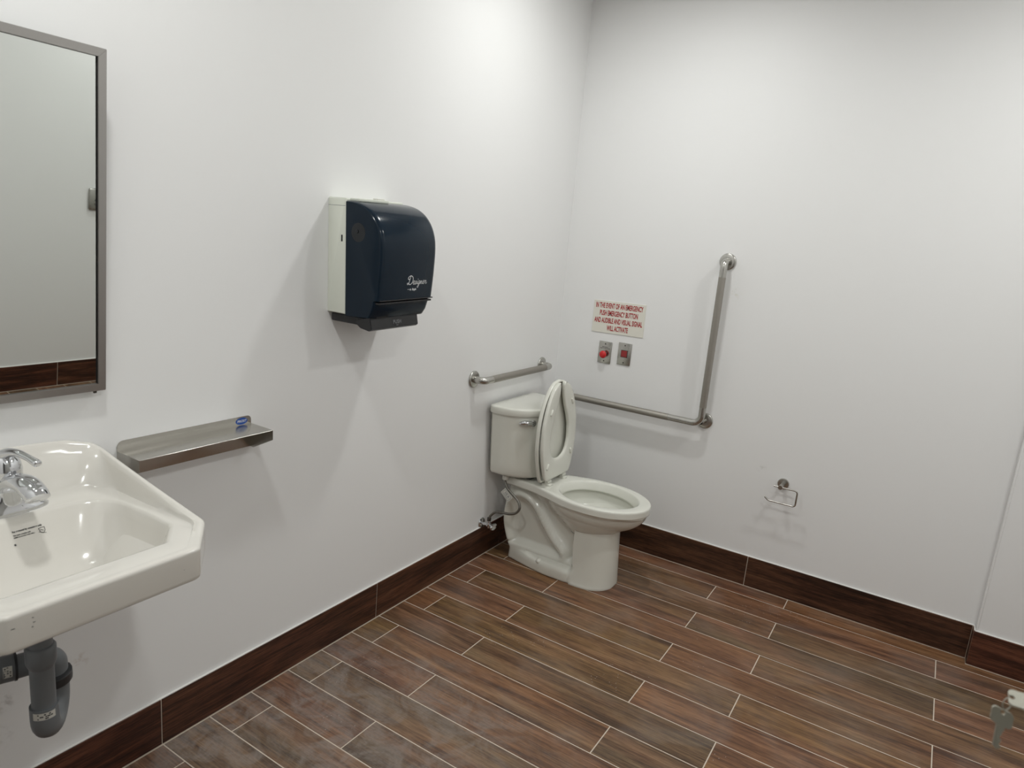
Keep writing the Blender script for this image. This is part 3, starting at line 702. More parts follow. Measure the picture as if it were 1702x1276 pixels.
# ================================================================== EMERGENCY SIGN AND SWITCHES
sg = thing('emergency_sign', 'white rectangular sign with red emergency instructions on back wall', 'sign', (0.335, 0.0, 1.205))
SX0, SX1, SZ0, SZ1 = 0.190, 0.478, 1.121, 1.288
tilt = Matrix.Translation(((SX0+SX1)/2, 0, (SZ0+SZ1)/2)) @ Matrix.Rotation(math.radians(-0.9), 4, 'Y') @ Matrix.Translation((-(SX0+SX1)/2, 0, -(SZ0+SZ1)/2))
pn = obj('panel', xform(box(SX0, SX1, -0.0035, -0.0003, SZ0, SZ1, 0.0008, 1), tilt), M['sign_white'], sg)
bm = bmesh.new()
for i, (line, w) in enumerate((('IN THE EVENT OF AN EMERGENCY', 0.262), ('PUSH EMERGENCY BUTTON', 0.212), ('AND AUDIBLE AND VISUAL SIGNAL', 0.268), ('WILL ACTIVATE', 0.118))):
    tb = text_mesh(line, 0.0365, 0.0010)
    xs_ = [v.co.x for v in tb.verts]; s = w/(max(xs_)-min(xs_)); cx = (max(xs_)+min(xs_))/2
    for v in tb.verts: v.co.x = (v.co.x-cx)*s
    xform(tb, tilt @ basis(((SX0+SX1)/2, -0.0042, 1.262 - 0.0385*i), (1, 0, 0), (0, 0, 1)))
    me = bpy.data.meshes.new('t'); tb.to_mesh(me); tb.free(); bm.from_mesh(me); bpy.data.meshes.remove(me)
obj('lettering', bm, M['red_ink'], pn)

def plate(parent, cx, cz, w=0.074, h=0.116):
    p = obj('plate', box(cx-w/2, cx+w/2, -0.0055, -0.0003, cz-h/2, cz+h/2, 0.0022, 2), M['steel_plain'], parent, smooth=True, angle=35)
    for dz in (0.045, -0.045):
        bm = bmesh.new(); bm_lathe(bm, [(0.0035, 0), (0.0035, 0.0008), (0.0, 0.0014)], 14, axis_mat((cx, -0.0055, cz+dz), (0, -1, 0))); obj('screw', bm, M['dark_metal'], p)
    return p
pb = thing('push_button', 'red mushroom emergency push button on steel plate under the sign', 'button', (0.281, 0.0, 1.018))
pp = plate(pb, 0.281, 1.018)
bm = bmesh.new(); bm_lathe(bm, [(0.013, 0), (0.013, 0.006), (0.010, 0.007), (0.0095, 0.018)], 24, axis_mat((0.283, -0.0055, 1.010), (0, -1, 0))); obj('collar', bm, M['dark_metal'], pb, smooth=True, angle=40)
bm = bmesh.new(); bm_lathe(bm, [(0.009, 0.014), (0.017, 0.017), (0.0195, 0.022), (0.0195, 0.027), (0.017, 0.032), (0.010, 0.035), (0.0, 0.036)], 32, axis_mat((0.283, -0.0055, 1.010), (0, -1, 0))); obj('button', bm, M['red'], pb, smooth=True, angle=50)
bm = bmesh.new()
for i, line in enumerate(('EMERGENCY', 'PUSH TO ACTIVATE')):
    tb = xform(text_mesh(line, 0.0062, 0.0001), basis((0.281, -0.0058, 1.046-0.007*i), (1, 0, 0), (0, 0, 1))); me = bpy.data.meshes.new('t'); tb.to_mesh(me); tb.free(); bm.from_mesh(me)
obj('lettering', bm, M['ink'], pp)
il = thing('indicator_light', 'steel wall plate with a square red signal lens, right of the button', 'indicator', (0.391, 0.0, 1.026))
pl = plate(il, 0.391, 1.026)
obj('bezel', box(0.391-0.0185, 0.391+0.0185, -0.008, -0.005, 1.026-0.017, 1.026+0.021, 0.001, 1), M['dark_metal'], il)
obj('lens', box(0.391-0.0155, 0.391+0.0155, -0.0095, -0.0075, 1.026-0.014, 1.026+0.018, 0.0008, 1), M['red_dark'], il)

# ================================================================== TOILET PAPER HOLDER
tp = thing('toilet_paper_holder', 'empty open-arm chrome toilet paper holder on back wall', 'paper holder', (1.257, 0.0, 0.552))
bm = bmesh.new(); bm_lathe(bm, [(0.026, 0.0), (0.026, 0.005), (0.024, 0.0075), (0.0, 0.008)], 36, axis_mat((1.257, -0.0003, 0.552), (0, -1, 0))); obj('rosette', bm, M['steel_plain'], tp, smooth=True, angle=45)
bm = bmesh.new(); bm_tube(bm, [(1.257, -0.007, 0.552), (1.257, -0.074, 0.552)], 0.0100, 18); obj('post', bm, M['steel_plain'], tp, smooth=True, angle=50)
zt_, zb_ = 0.552, 0.477
bm = bmesh.new(); bm_tube(bm, fillet([(1.228, -0.066, zt_), (1.332, -0.066, zt_), (1.332, -0.066, zb_), (1.213, -0.066, zb_), (1.196, -0.066, zb_+0.013)], 0.012), 0.0040, 12)
obj('arm', bm, M['steel_plain'], tp, smooth=True, angle=60)

# ================================================================== TOWEL DISPENSER
Y0, Y1 = -1.685, -1.412; YC = (Y0+Y1)/2
td = thing('paper_towel_dispenser', 'smoked dark blue paper towel dispenser with white back on left wall', 'dispenser', (0.0, YC, 1.25))
bm = bmesh.new()
prof = [(0.0005, 1.277), (0.083, 1.277), (0.079, 1.645), (0.074, 1.649), (0.0005, 1.650)]
R_ = []
for y, s in ((Y0, 0.0), (Y0+0.004, 1.0), (Y1-0.004, 1.0), (Y1, 0.0)):
    R_.append([Vector((px_ - (0.004 if s == 0 and px_ > 0.01 else 0), y, pz + (-0.004 if s == 0 and pz > 1.5 else 0.003 if s == 0 else 0))) for px_, pz in prof])
bm_loft(bm, R_); cb = obj('back_housing', bm, M['disp_white'], td, smooth=True, angle=40)
obj('key_slot', box(0.060, 0.066, Y0-0.0008, Y0+0.002, 1.512, 1.533), M['black_gap'], cb)
obj('seam', box(0.0, 0.076, Y0-0.0003, Y0+0.001, 1.624, 1.6252), M['grey_ink'], cb)
# white shoulder showing above the cover, with a small latch
obj('top_shoulder', box(0.074, 0.118, Y0+0.02, YC+0.02, 1.640, 1.650, 0.003), M['disp_white'], cb, smooth=True, angle=40)
obj('latch', box(0.090, 0.112, YC-0.028, YC+0.006, 1.648, 1.654, 0.002), M['label_white'], cb)
prof = smooth_path([(0.079, 0, 1.642), (0.110, 0, 1.641), (0.150, 0, 1.632), (0.185, 0, 1.614), (0.213, 0, 1.585), (0.231, 0, 1.548), (0.238, 0, 1.505), (0.236, 0, 1.440), (0.230, 0, 1.370), (0.226, 0, 1.335)], 4)
prof = [(p.x, p.z) for p in prof] + [(0.213, 1.331), (0.212, 1.319), (0.203, 1.293), (0.190, 1.274), (0.083, 1.270)]
cxp, czp = 0.14, 1.45; R_ = []
def pr(s, y):
    return [Vector((0.079 + (x-0.079)*s if x > 0.085 else x, y, czp + (z-czp)*(1-(1-s)*0.35))) for x, z in prof]
for y, s in ((Y0, 0.935), (Y0+0.003, 0.965), (Y0+0.008, 0.985), (Y0+0.018, 1.0), (YC, 1.008), (Y1-0.018, 1.0), (Y1-0.008, 0.985), (Y1-0.003, 0.965), (Y1, 0.935)): R_.append(pr(s, y))
bm = bmesh.new(); bm_loft(bm, R_); cover = obj('cover', bm, M['smoke'], td, smooth=True, angle=35)
# roll hub behind the smoked cover, set as a dark disc on its side
obj('cover_ridge', box(0.203, 0.226, Y0+0.006, Y1-0.006, 1.325, 1.331, 0.0015), M['disp_black'], cover)
obj('cover_ridge', box(0.210, 0.231, Y0+0.008, Y1-0.004, 1.335, 1.339, 0.0015), M['disp_black'], cover)
m, nt, bs = new_mat('roll_hub_dark'); bs.inputs['Base Color'].default_value = (0.002, 0.004, 0.007, 1); bs.inputs['Roughness'].default_value = 0.3; M['hub'] = m
bm = bmesh.new(); bm_lathe(bm, [(0.030, 0.0), (0.030, 0.0006), (0.0, 0.0008)], 32, axis_mat((0.135, Y0+0.0004, 1.545), (0, -1, 0))); bm_lathe(bm, [(0.007, 0.0), (0.006, 0.003), (0.0, 0.004)], 20, axis_mat((0.13, Y0+0.0004, 1.548), (0, -1, 0)))
obj('roll_hub', bm, M['hub'], cover, smooth=True, angle=40)
cbv = bvh_of(cover)
bm = bmesh.new(); bm_lathe(bm, [(0.033, 0.0), (0.033, 0.0001), (0.0, 0.0001)], 32, axis_mat((0.30, -1.555, 1.545), (1, 0, 0)))
bm_box(bm, 0.2990, 0.2992, -1.560, -1.455, 1.395, 1.475)
bmesh.ops.subdivide_edges(bm, edges=bm.edges[:], cuts=4, use_grid_fill=True)
for v in bm.verts:
    h = cbv.ray_cast(Vector((0.4, v.co.y, v.co.z)), Vector((-1, 0, 0)))
    if h[0]: v.co.x = h[0].x + (0.0003 if v.co.x < 0.3 else 0.0004)
# handwritten lettering on the cover, drawn as pen strokes: y to the right (text runs along +y), z up
SCR = {
 'D': ([[(0.30, 0.95), (0.22, 0.55), (0.10, 0.10), (-0.05, 0.02), (-0.12, 0.14), (0.05, 0.16), (0.35, 0.0), (0.62, 0.10), (0.80, 0.45), (0.68, 0.85), (0.30, 1.02), (-0.05, 0.86), (-0.06, 0.64), (0.10, 0.62)]], 0.86),
 'e': ([[(0.0, 0.16), (0.22, 0.26), (0.26, 0.40), (0.14, 0.42), (0.05, 0.24), (0.10, 0.04), (0.24, 0.02), (0.38, 0.16)]], 0.36),
 's': ([[(0.0, 0.14), (0.18, 0.42), (0.22, 0.26), (0.24, 0.08), (0.10, 0.0), (0.02, 0.06), (0.22, 0.06), (0.36, 0.16)]], 0.34),
 'i': ([[(0.0, 0.14), (0.10, 0.38), (0.06, 0.12), (0.14, 0.02), (0.24, 0.14)], [(0.15, 0.56), (0.17, 0.60)]], 0.22),
 'g': ([[(0.30, 0.38), (0.14, 0.40), (0.04, 0.18), (0.12, 0.04), (0.26, 0.20), (0.32, 0.38), (0.24, -0.05), (0.12, -0.36), (-0.02, -0.34), (0.08, -0.14), (0.40, 0.14)]], 0.40),
 'n': ([[(0.0, 0.14), (0.10, 0.38), (0.06, 0.02), (0.16, 0.28), (0.28, 0.38), (0.28, 0.10), (0.36, 0.02), (0.46, 0.14)]], 0.44),
 'r': ([[(0.0, 0.14), (0.10, 0.42), (0.16, 0.34), (0.26, 0.38), (0.22, 0.12), (0.30, 0.02), (0.44, 0.16)]], 0.40)}
bm = bmesh.new(); cur = 0.0; S = 0.0285
def pen(bm, pts, w, y0_, z0_, S_):
    P = smooth_path([(0, x, z) for x, z in pts], 4)
    flatp = [(p.y, p.z) for p in P]
    for i in range(len(flatp)-1):
        (x0, z0), (x1, z1) = flatp[i], flatp[i+1]; d = math.hypot(x1-x0, z1-z0) or 1e-6
        nx, nz_ = -(z1-z0)/d*w, (x1-x0)/d*w; ex, ez = (x1-x0)/d*w*0.6, (z1-z0)/d*w*0.6
        q = []
        for (qx, qz) in ((x0+nx-ex, z0+nz_-ez), (x0-nx-ex, z0-nz_-ez), (x1-nx+ex, z1-nz_+ez), (x1+nx+ex, z1+nz_+ez)):
            yy = y0_ + qx*S_; zz = z0_ + qz*S_; h = cbv.ray_cast(Vector((0.4, yy, zz)), Vector((-1, 0, 0)))
            q.append(bm.verts.new((h[0].x+0.0006 if h[0] else 0.238, yy, zz)))
        bm.faces.new(q)
for ch in 'Designer':
    st, adv = SCR[ch]
    for s_ in st: pen(bm, [(cur+x+z*0.12, z) for x, z in s_], 0.038 if ch != 'D' else 0.045, -1.553, 1.386, S)
    cur += adv
pen(bm, [(-0.02, 0), (0.34, 0)], 0.02, -1.551, 1.370, S); 
for k_ in range(8):
    an = 2*PI*k_/8; pen(bm, [(0.56+0.06*math.cos(an), 0.07*math.sin(an)), (0.56-0.06*math.cos(an), -0.07*math.sin(an))], 0.06, -1.553, 1.369, S)
tb = text_mesh('Single', 0.0100, 0.0003, 0.25, 0.95, 'LEFT'); xform(tb, basis((0.30, -1.530, 1.3695), (0, 1, 0), (0, 0, 1)))
for v in tb.verts:
    h = cbv.ray_cast(Vector((0.4, v.co.y, v.co.z)), Vector((-1, 0, 0)))
    if h[0]: v.co.x = h[0].x + 0.0006
me = bpy.data.meshes.new('t'); tb.to_mesh(me); tb.free(); bm.from_mesh(me)
obj('lettering', bm, M['white_ink'], cover)
# black base and paper outlet with push bar
bm = box(0.006, 0.17, Y0+0.012, Y1-0.012, 1.247, 1.274, 0.004); bmh = obj('outlet_base', bm, M['disp_black'], td, smooth=True, angle=40)
bm = bmesh.new(); R_ = []
for y in (-1.684, -1.452):
    R_.append([Vector(p) for p in ((0.130, y, 1.266), (0.165, y, 1.272), (0.186, y, 1.280), (0.194, y, 1.275), (0.200, y, 1.242), (0.190, y, 1.235), (0.150, y, 1.241), (0.130, y, 1.253))])
bm_loft(bm, R_); bmesh.ops.bevel(bm, geom=bm.edges[:], offset=0.0015, segments=2, affect='EDGES')
lip = obj('push_bar', bm, M['disp_black'], td, smooth=True, angle=35)
tb = text_mesh('PUSH', 0.017, 0.0004, 0.0, 1.0); xform(tb, basis((0.1990, -1.560, 1.259), (0, 1, 0), (-0.18, 0, 1)))
for k_ in range(6): bm_box(tb, 0.1975, 0.2012, -1.566+0.004*(k_ % 3), -1.564+0.004*(k_ % 3), 1.2465+0.002*(k_//3), 1.248+0.002*(k_//3))
obj('lettering', tb, M['grey_ink'], lip)
obj('roller', xform(bm_tube(bmesh.new(), [(0.185, Y0+0.03, 1.283), (0.185, Y1-0.03, 1.283)], 0.010, 16), Matrix.Identity(4)), M['disp_black'], td, smooth=True, angle=50)

td.rotation_euler = (math.radians(1.5), 0, 0); td.location.y += 0.0105
# ================================================================== STEEL SHELF
sh = thing('steel_shelf', 'small stainless steel wall shelf beside the washbasin', 'shelf', (0.0, -2.18, 0.93))
SY0, SY1 = -2.385, -1.976; ZS = 0.9405; SD = 0.105; T = 0.0016
def prism_y(bm, pts2, y0, y1):
    bm_loft(bm, [[Vector((x, y0, z)) for x, z in pts2], [Vector((x, y1, z)) for x, z in pts2]]); return bm
bm = bmesh.new(); bm_box(bm, 0.0005, SD, SY0, SY1, ZS-T, ZS, 0.0004, 1); obj('shelf_top', bm, M['shelf_steel'], sh)
# back flange, rounded upper corners
pts = [Vector((0, SY0, ZS)), Vector((0, SY0, ZS+0.010))]
for k_ in range(7): an = PI - PI/2*k_/6; pts.append(Vector((0, SY0+0.018+0.018*math.cos(an), ZS+0.008+0.018*math.sin(an))))
for k_ in range(7): an = PI/2 - PI/2*k_/6; pts.append(Vector((0, SY1-0.014+0.014*math.cos(an), ZS+0.012+0.014*math.sin(an))))
pts += [Vector((0, SY1, ZS))]
bm = bmesh.new(); bm_loft(bm, [[p+Vector((0.0004, 0, 0)) for p in pts], [p+Vector((0.0020, 0, 0)) for p in pts]]); bkf = obj('back_flange', bm, M['shelf_steel'], sh)
bm = bmesh.new(); bm_box(bm, 0.0004, 0.0020, SY0, SY1, ZS-0.074, ZS-T); obj('back_plate', bm, M['shelf_steel'], sh)
for y in (SY0, SY1-T):
    bm = bmesh.new(); prism_y(bm, [(0.002, ZS-T), (SD-0.0005, ZS-T), (SD-0.0005, ZS-0.031), (0.016, ZS-0.075), (0.002, ZS-0.075)], y, y+T); obj('end_bracket', bm, M['shelf_steel'], sh)
# oval blue maker's sticker
bm = bmesh.new(); mm = basis((0.0024, -2.010, 0.9525), (0, 1, 0), (0, 0, 1)) @ Matrix.Diagonal((1.9, 1, 1, 1))
bm_lathe(bm, [(0.0108, 0), (0.0108, 0.0003)], 36, mm); stk = obj('sticker', bm, M['blue'], bkf)
tb = text_mesh('FROST', 0.0105, 0.0002, 0.2, 1.05); xform(tb, basis((0.0031, -2.010, 0.9525), (0, 1, 0), (0, 0, 1))); obj('lettering', tb, M['white_ink'], stk)

# ================================================================== WASHBASIN
YS = -2.68
sink = thing('washbasin', 'white wall-hung washbasin with angled front corners on left wall', 'washbasin', (0.0, YS, 0.85))
def P2(l): return [(y, x, 0) for y, x in l]
def ring(poly, radii, zf, mirror=True):
    full = [(-y, x) for y, x in poly] + [(y, x) for y, x in reversed(poly)]
    rd = list(radii) + list(reversed(radii))
    pts = rounded_poly([(x, y, 0) for y, x in full], rd)
    out = []
    for p in pts:
        z_ = zf(p.x, p.y) if callable(zf) else zf
        out.append(Vector((p.x, YS+p.y, z_)))
    return out
LED = 0.886
def rim_z(x, y):     # raised rim: tall splash at the wall, falling to the ledge height at the front corners
    back = 0.988 + 0.020*(1-(y/0.26)**2)
    if abs(y) > 0.20: back -= 0.9*(max(0, abs(y)-0.20))**1.0*0.45
    t = min(1, max(0, (x-0.0)/0.47)); side = back + (0.8868-back)*t**0.9
    return side if x < 0.47 else 0.8868
def zz(dz): return lambda x, y: rim_z(x, y) + dz
A = [(0.255, 0.001), (0.257, 0.43), (0.178, 0.530)]
def inset(poly, d, dback=None):
    (w0, x0), (w1, x1), (w2, x2) = poly; db = d if dback is None else dback
    return [(w0-d, x0+db), (w1-d, x1-d*0.45), (w2-d*0.75, x2-d)]
ra = (0.020, 0.030, 0.020)
rings = [ring([(0.05, 0.16), (0.055, 0.22), (0.04, 0.25)], (0.03,)*3, 0.735), ring([(0.09, 0.13), (0.09, 0.30), (0.06, 0.34)], (0.04,)*3, 0.742),
         ring([(0.13, 0.10), (0.13, 0.35), (0.09, 0.41)], (0.05,)*3, 0.775), ring([(0.18, 0.04), (0.18, 0.40), (0.13, 0.47)], (0.05,)*3, 0.822), ring([(0.225, 0.02), (0.225, 0.415), (0.158, 0.50)], (0.04,)*3, 0.846),
         ring(inset(A, 0.018, 0.0), ra, 0.820), ring(inset(A, 0.012, 0.0), ra, 0.815), ring(inset(A, 0.004, 0.0), ra, 0.8155), ring(inset(A, 0.001, 0.0), ra, 0.819), ring(A, ra, 0.826),
         ring(A, ra, zz(-0.009)), ring(A, ra, zz(-0.005)), ring(inset(A, 0.0015, 0.001), ra, zz(-0.0018)), ring(inset(A, 0.0045, 0.003), ra, zz(0.0)), ring(inset(A, 0.012, 0.008), ra, zz(0.0)),
         ring(inset(A, 0.017, 0.013), ra, lambda x, y: max(LED+0.0006, rim_z(x, y)-0.004))]
# ledge, starting inside the raised rim
B = [(0.226, 0.060), (0.232, 0.425), (0.160, 0.507)]
rb = (0.075, 0.045, 0.03)
def mixz(a_, t): return lambda x, y: LED + (rim_z(x, y)-LED)*t + a_
def midpoly(t): return [(A[i][0]-0.017 + (B[i][0]-A[i][0]+0.017)*t, (A[i][1]+(0.013 if i == 0 else -0.012)) + (B[i][1]-A[i][1]-(0.013 if i == 0 else -0.012))*t) for i in range(3)]
rings += [ring(midpoly(0.30), (0.045, 0.035, 0.025), mixz(0, 0.75)), ring(midpoly(0.60), (0.060, 0.04, 0.025), mixz(0, 0.38)), ring(midpoly(0.82), (0.07, 0.045, 0.03), mixz(0, 0.12)), ring(B, rb, LED+0.0005)]
def Cp(s): return [(0.198*s, 0.135), (0.203*s, 0.375), (0.150*s, 0.452)]
C0 = [(0.200, 0.128), (0.204, 0.385), (0.150, 0.456)]
rc = (0.085, 0.030, 0.02)
rings += [ring([(0.206, 0.118), (0.210, 0.390), (0.155, 0.464)], rc, LED), ring(C0, rc, LED-0.002), ring([(0.196, 0.132), (0.201, 0.383), (0.148, 0.453)], rc, LED-0.007),
          ring([(0.190, 0.145), (0.196, 0.378), (0.145, 0.448)], rc, LED-0.028), ring([(0.181, 0.164), (0.189, 0.372), (0.140, 0.441)], (0.09, 0.035, 0.03), LED-0.060),
          ring([(0.164, 0.186), (0.176, 0.362), (0.130, 0.428)], (0.10, 0.05, 0.04), LED-0.090), ring([(0.145, 0.205), (0.156, 0.345), (0.114, 0.407)], (0.09, 0.06, 0.05), LED-0.108),
          ring([(0.112, 0.225), (0.120, 0.320), (0.088, 0.370)], (0.08, 0.05, 0.05), LED-0.120),
          ring([(0.060, 0.248), (0.062, 0.292), (0.045, 0.322)], (0.04, 0.03, 0.03), LED-0.128), ring([(0.022, 0.268), (0.022, 0.286), (0.017, 0.298)], (0.01,)*3, LED-0.131)]
bm = bmesh.new(); bm_loft(bm, rings); basin = obj('basin', bm, M['basin_china'], sink, smooth=True, angle=60)
bm = bmesh.new(); bm_lathe(bm, [(0.024, 0), (0.024, 0.0015), (0.018, 0.003), (0.012, 0.001), (0.0, 0.001)], 28, Matrix.Translation((0.283, YS, LED-0.1305))); obj('drain', bm, M['chrome'], sink, smooth=True, angle=50)
bvh = bvh_of(basin)
# printed notice on the back slope of the bowl
bm = bmesh.new(); pd = Vector((-0.6, 0, -0.8))
def notice(txt, size, y, dz, w=0.00015):
    tb = text_mesh(txt, size, w, 0, 1.0, 'LEFT'); xform(tb, basis((0.20, y, 0.868+dz), (0, 1, 0), (-0.25, 0, 1))); project_onto(tb, bvh, (-1, 0, -0.12), 0.0008)
    me = bpy.data.meshes.new('t'); tb.to_mesh(me); tb.free(); bm.from_mesh(me)
notice('For removal by consumer only', 0.0046, -2.687, -0.001, 0.00025); notice('This basin complies with', 0.0034, -2.687, -0.0085); notice('ASME A112.19.2 / CSA B45.1', 0.0034, -2.687, -0.013); notice('e', 0.008, -2.690, -0.026, 0.0004)
def pen_loop(pts, w):
    for (a0, b0), (a1, b1) in zip(pts, pts[1:]):
        d = math.hypot(a1-a0, b1-b0); nx, nz_ = -(b1-b0)/d*w, (a1-a0)/d*w; q = bmesh.new()
        q.faces.new([q.verts.new((0.20, yy, zz_)) for yy, zz_ in ((a0+nx, b0+nz_), (a0-nx, b0-nz_), (a1-nx, b1-nz_), (a1+nx, b1+nz_))])
        project_onto(q, bvh, (-1, 0, -0.12), 0.0008); me = bpy.data.meshes.new('t'); q.to_mesh(me); q.free(); bm.from_mesh(me)
oy, oz = -2.638, 0.850
pen_loop([(oy, oz+0.011), (oy+0.012, oz+0.012), (oy+0.012, oz+0.005), (oy+0.008, oz), (oy+0.003, oz+0.002), (oy, oz+0.011)], 0.0005); pen_loop([(oy-0.001, oz+0.004), (oy+0.013, oz-0.001)], 0.0005); pen_loop([(oy+0.003, oz+0.008), (oy+0.009, oz+0.005)], 0.0006)
obj('printed_notice', bm, M['ink'], basin)
# little scuffs on the front apron
for y, z_, w in ((-2.845, 0.862, 0.006), (-2.815, 0.870, 0.003), (-2.813, 0.861, 0.004), (-2.816, 0.853, 0.003), (-2.538, 0.850, 0.002)):
    bm = bmesh.new(); bm_box(bm, 0.531, 0.5315, y-w/2, y+w/2, z_-0.0006, z_+0.0006)
    project_onto(bm, bvh, (-1, 0, 0), 0.0004); obj('scuff', bm, M['grey_ink'], basin)

# faucet
fc = thing('faucet', 'chrome single-lever faucet standing on the washbasin ledge', 'faucet', (0.085, YS, LED))
FX, FY = 0.088, YS+0.012; FR = 0.012
bm = bmesh.new(); R_ = []      # base plate spreading sideways, rising into the body
for s, h, wx, wy in ((1, 0.0, 0.030, 0.078), (1, 0.006, 0.030, 0.078), (1, 0.012, 0.028, 0.070), (1, 0.022, 0.026, 0.050), (1, 0.034, 0.025, 0.034), (1, 0.055, 0.0255, 0.029), (1, 0.076, 0.0255, 0.0265)):
    R_.append([Vector((FX+wx*math.copysign(abs(math.cos(t_))**0.85, math.cos(t_)), FY+wy*math.copysign(abs(math.sin(t_))**0.9, math.sin(t_)), LED+h)) for t_ in [2*PI*k_/40 for k_ in range(40)]])
bm_loft(bm, R_); obj('body', bm, M['chrome'], fc, smooth=True, angle=60)
# spout: broad arch forward
sp_path = smooth_path([(FX-0.005, FY, LED+0.042), (FX+0.035, FY+0.001, LED+0.074), (FX+0.075, FY+0.003, LED+0.084), (FX+0.110, FY+0.004, LED+0.077), (FX+0.128, FY+0.005, LED+0.062)], 6)
bm = bmesh.new(); n_ = len(sp_path); rr_ = []
for i, p in enumerate(sp_path):
    t = i/(n_-1); tv = (sp_path[min(i+1, n_-1)] - sp_path[max(i-1, 0)]).normalized(); side = Vector((0, 1, 0)); up = side.cross(tv)*-1
    w_ = 0.029-0.005*t; h_ = 0.022-0.003*t + (0.004 if t > 0.8 else 0)
    if i == n_-1: w_ *= 0.80; h_ *= 0.75
    rr_.append([p + side*w_*math.cos(q) + up*h_*math.sin(q)*(1 if math.sin(q) > 0 else 0.55) for q in [2*PI*k_/24 for k_ in range(24)]])
bm_loft(bm, rr_); obj('spout', bm, M['chrome'], fc, smooth=True, angle=60)
bm = bmesh.new(); bm_lathe(bm, [(0.011, 0), (0.0115, 0.003), (0.0115, 0.014), (0.010, 0.016)], 24, axis_mat((FX+0.112, FY+0.004, LED+0.070), (0.25, 0, -1))); obj('aerator', bm, M['chrome'], fc, smooth=True, angle=50)
# handle: dome with a lever curling forward
bm = bmesh.new(); bm_lathe(bm, [(0.026, 0.0), (0.030, 0.004), (0.0315, 0.020), (0.029, 0.036), (0.0235, 0.049), (0.014, 0.058), (0.0, 0.061)], 32, axis_mat((FX, FY, LED+0.078), (-0.10, 0, 1))); hd = obj('handle_dome', bm, M['chrome'], fc, smooth=True, angle=60)
lp = smooth_path([(FX-0.020, FY, LED+0.092), (FX-0.012, FY, LED+0.118), (FX+0.012, FY+0.001, LED+0.137), (FX+0.042, FY+0.006, LED+0.1445), (FX+0.072, FY+0.011, LED+0.142), (FX+0.096, FY+0.016, LED+0.136), (FX+0.108, FY+0.0175, LED+0.1325)], 6)
LR = [(0, 0.025), (0.16, 0.0235), (0.30, 0.0175), (0.48, 0.0105), (0.70, 0.0082), (0.88, 0.0098), (0.96, 0.0085), (1.0, 0.0035)]
bm = bmesh.new(); nl = len(lp); bm_tube(bm, lp, [cinterp(LR, i/(nl-1)) for i in range(nl)], 20, flat=0.78)
obj('lever', bm, M['chrome'], fc, smooth=True)
bm = bmesh.new(); bm_lathe(bm, [(0.0035, 0), (0.0035, 0.001), (0, 0.0012)], 14, axis_mat((FX+0.0285, FY+0.004, LED+0.098), (1, 0.1, 0.1))); obj('index_button', bm, M['grey_ink'], hd)

# trap under the basin
tr = thing('sink_trap', 'grey plastic P-trap drain pipe hanging under the washbasin', 'drain pipe', (0.23, YS, 0.45))
PX, PY = 0.228, -2.682; RP = 0.0235
bm = bmesh.new(); bm_tube(bm, [(PX, PY, 0.455), (PX, PY, 0.715)], RP, 28); obj('tailpiece', bm, M['pvc'], tr, smooth=True, angle=50)
bm = bmesh.new(); bm_lathe(bm, [(RP, 0.0), (RP+0.0045, 0.010), (RP+0.006, 0.014), (RP+0.006, 0.048), (RP+0.003, 0.052), (RP, 0.053)], 28, Matrix.Translation((PX, PY, 0.572))); obj('coupling', bm, M['pvc'], tr, smooth=True, angle=40)
UD = Vector((-0.80, 0.60, 0)).normalized()*0.098; q0 = Vector((PX, PY, 0)); q1 = q0 + UD
def at_(q, z_): return Vector((q.x, q.y, z_))
bm = bmesh.new(); upts = [at_(q0, 0.478)]
for k_ in range(0, 13):
    an = PI*k_/12; mid = (q0+q1)/2; hv = (q0-q1)/2; upts.append(at_(mid, 0.448) + hv*math.cos(an) + Vector((0, 0, -math.sin(an)*0.046)))
upts += [at_(q1, 0.475)]
bm_tube(bm, upts, RP+0.0045, 28); ub = obj('u_bend', bm, M['pvc'], tr, smooth=True, angle=50)
bm = bmesh.new(); bm_lathe(bm, [(RP+0.004, 0.0), (RP+0.011, 0.001), (RP+0.012, 0.004), (RP+0.012, 0.024), (RP+0.006, 0.027)], 16, axis_mat((q1.x, q1.y, 0.470), (0.12, -0.1, 1))); obj('slip_nut', bm, M['pvc_dark'], tr, smooth=True, angle=30)
bm = bmesh.new(); top = at_(q1, 0.492); bm_tube(bm, fillet([top, at_(q1, 0.533), (q1.x-0.018, q1.y-0.10, 0.538)], 0.042, 10), RP+0.003, 28)
obj('elbow', bm, M['pvc'], tr, smooth=True, angle=50)
e0 = Vector((q1.x-0.009, q1.y-0.050, 0.5355)); e1 = Vector((0.004, q1.y-0.52, 0.556))
dr = (e1-e0).normalized(); bm = bmesh.new(); bm_tube(bm, [e0, e1], RP, 28); obj('trap_arm', bm, M['pvc'], tr, smooth=True, angle=50)
bm = bmesh.new(); bm_tube(bm, [e0+dr*0.026, e0+dr*0.120], RP+0.006, 28); hub = obj('hub', bm, M['pvc'], tr, smooth=True, angle=50)
bm = bmesh.new(); bm_tube(bm, [e0+dr*0.021, e0+dr*0.026], RP+0.0075, 28); obj('hub_lip', bm, M['pvc_dark'], tr, smooth=True, angle=50)
bm = bmesh.new(); bm_lathe(bm, [(0.045, 0.0), (0.045, 0.003), (0.030, 0.008), (0.0, 0.009)], 32, axis_mat((0.0005, e1.y, e1.z), (1, 0, 0))); obj('escutcheon', bm, M['chrome'], tr, smooth=True, angle=50)
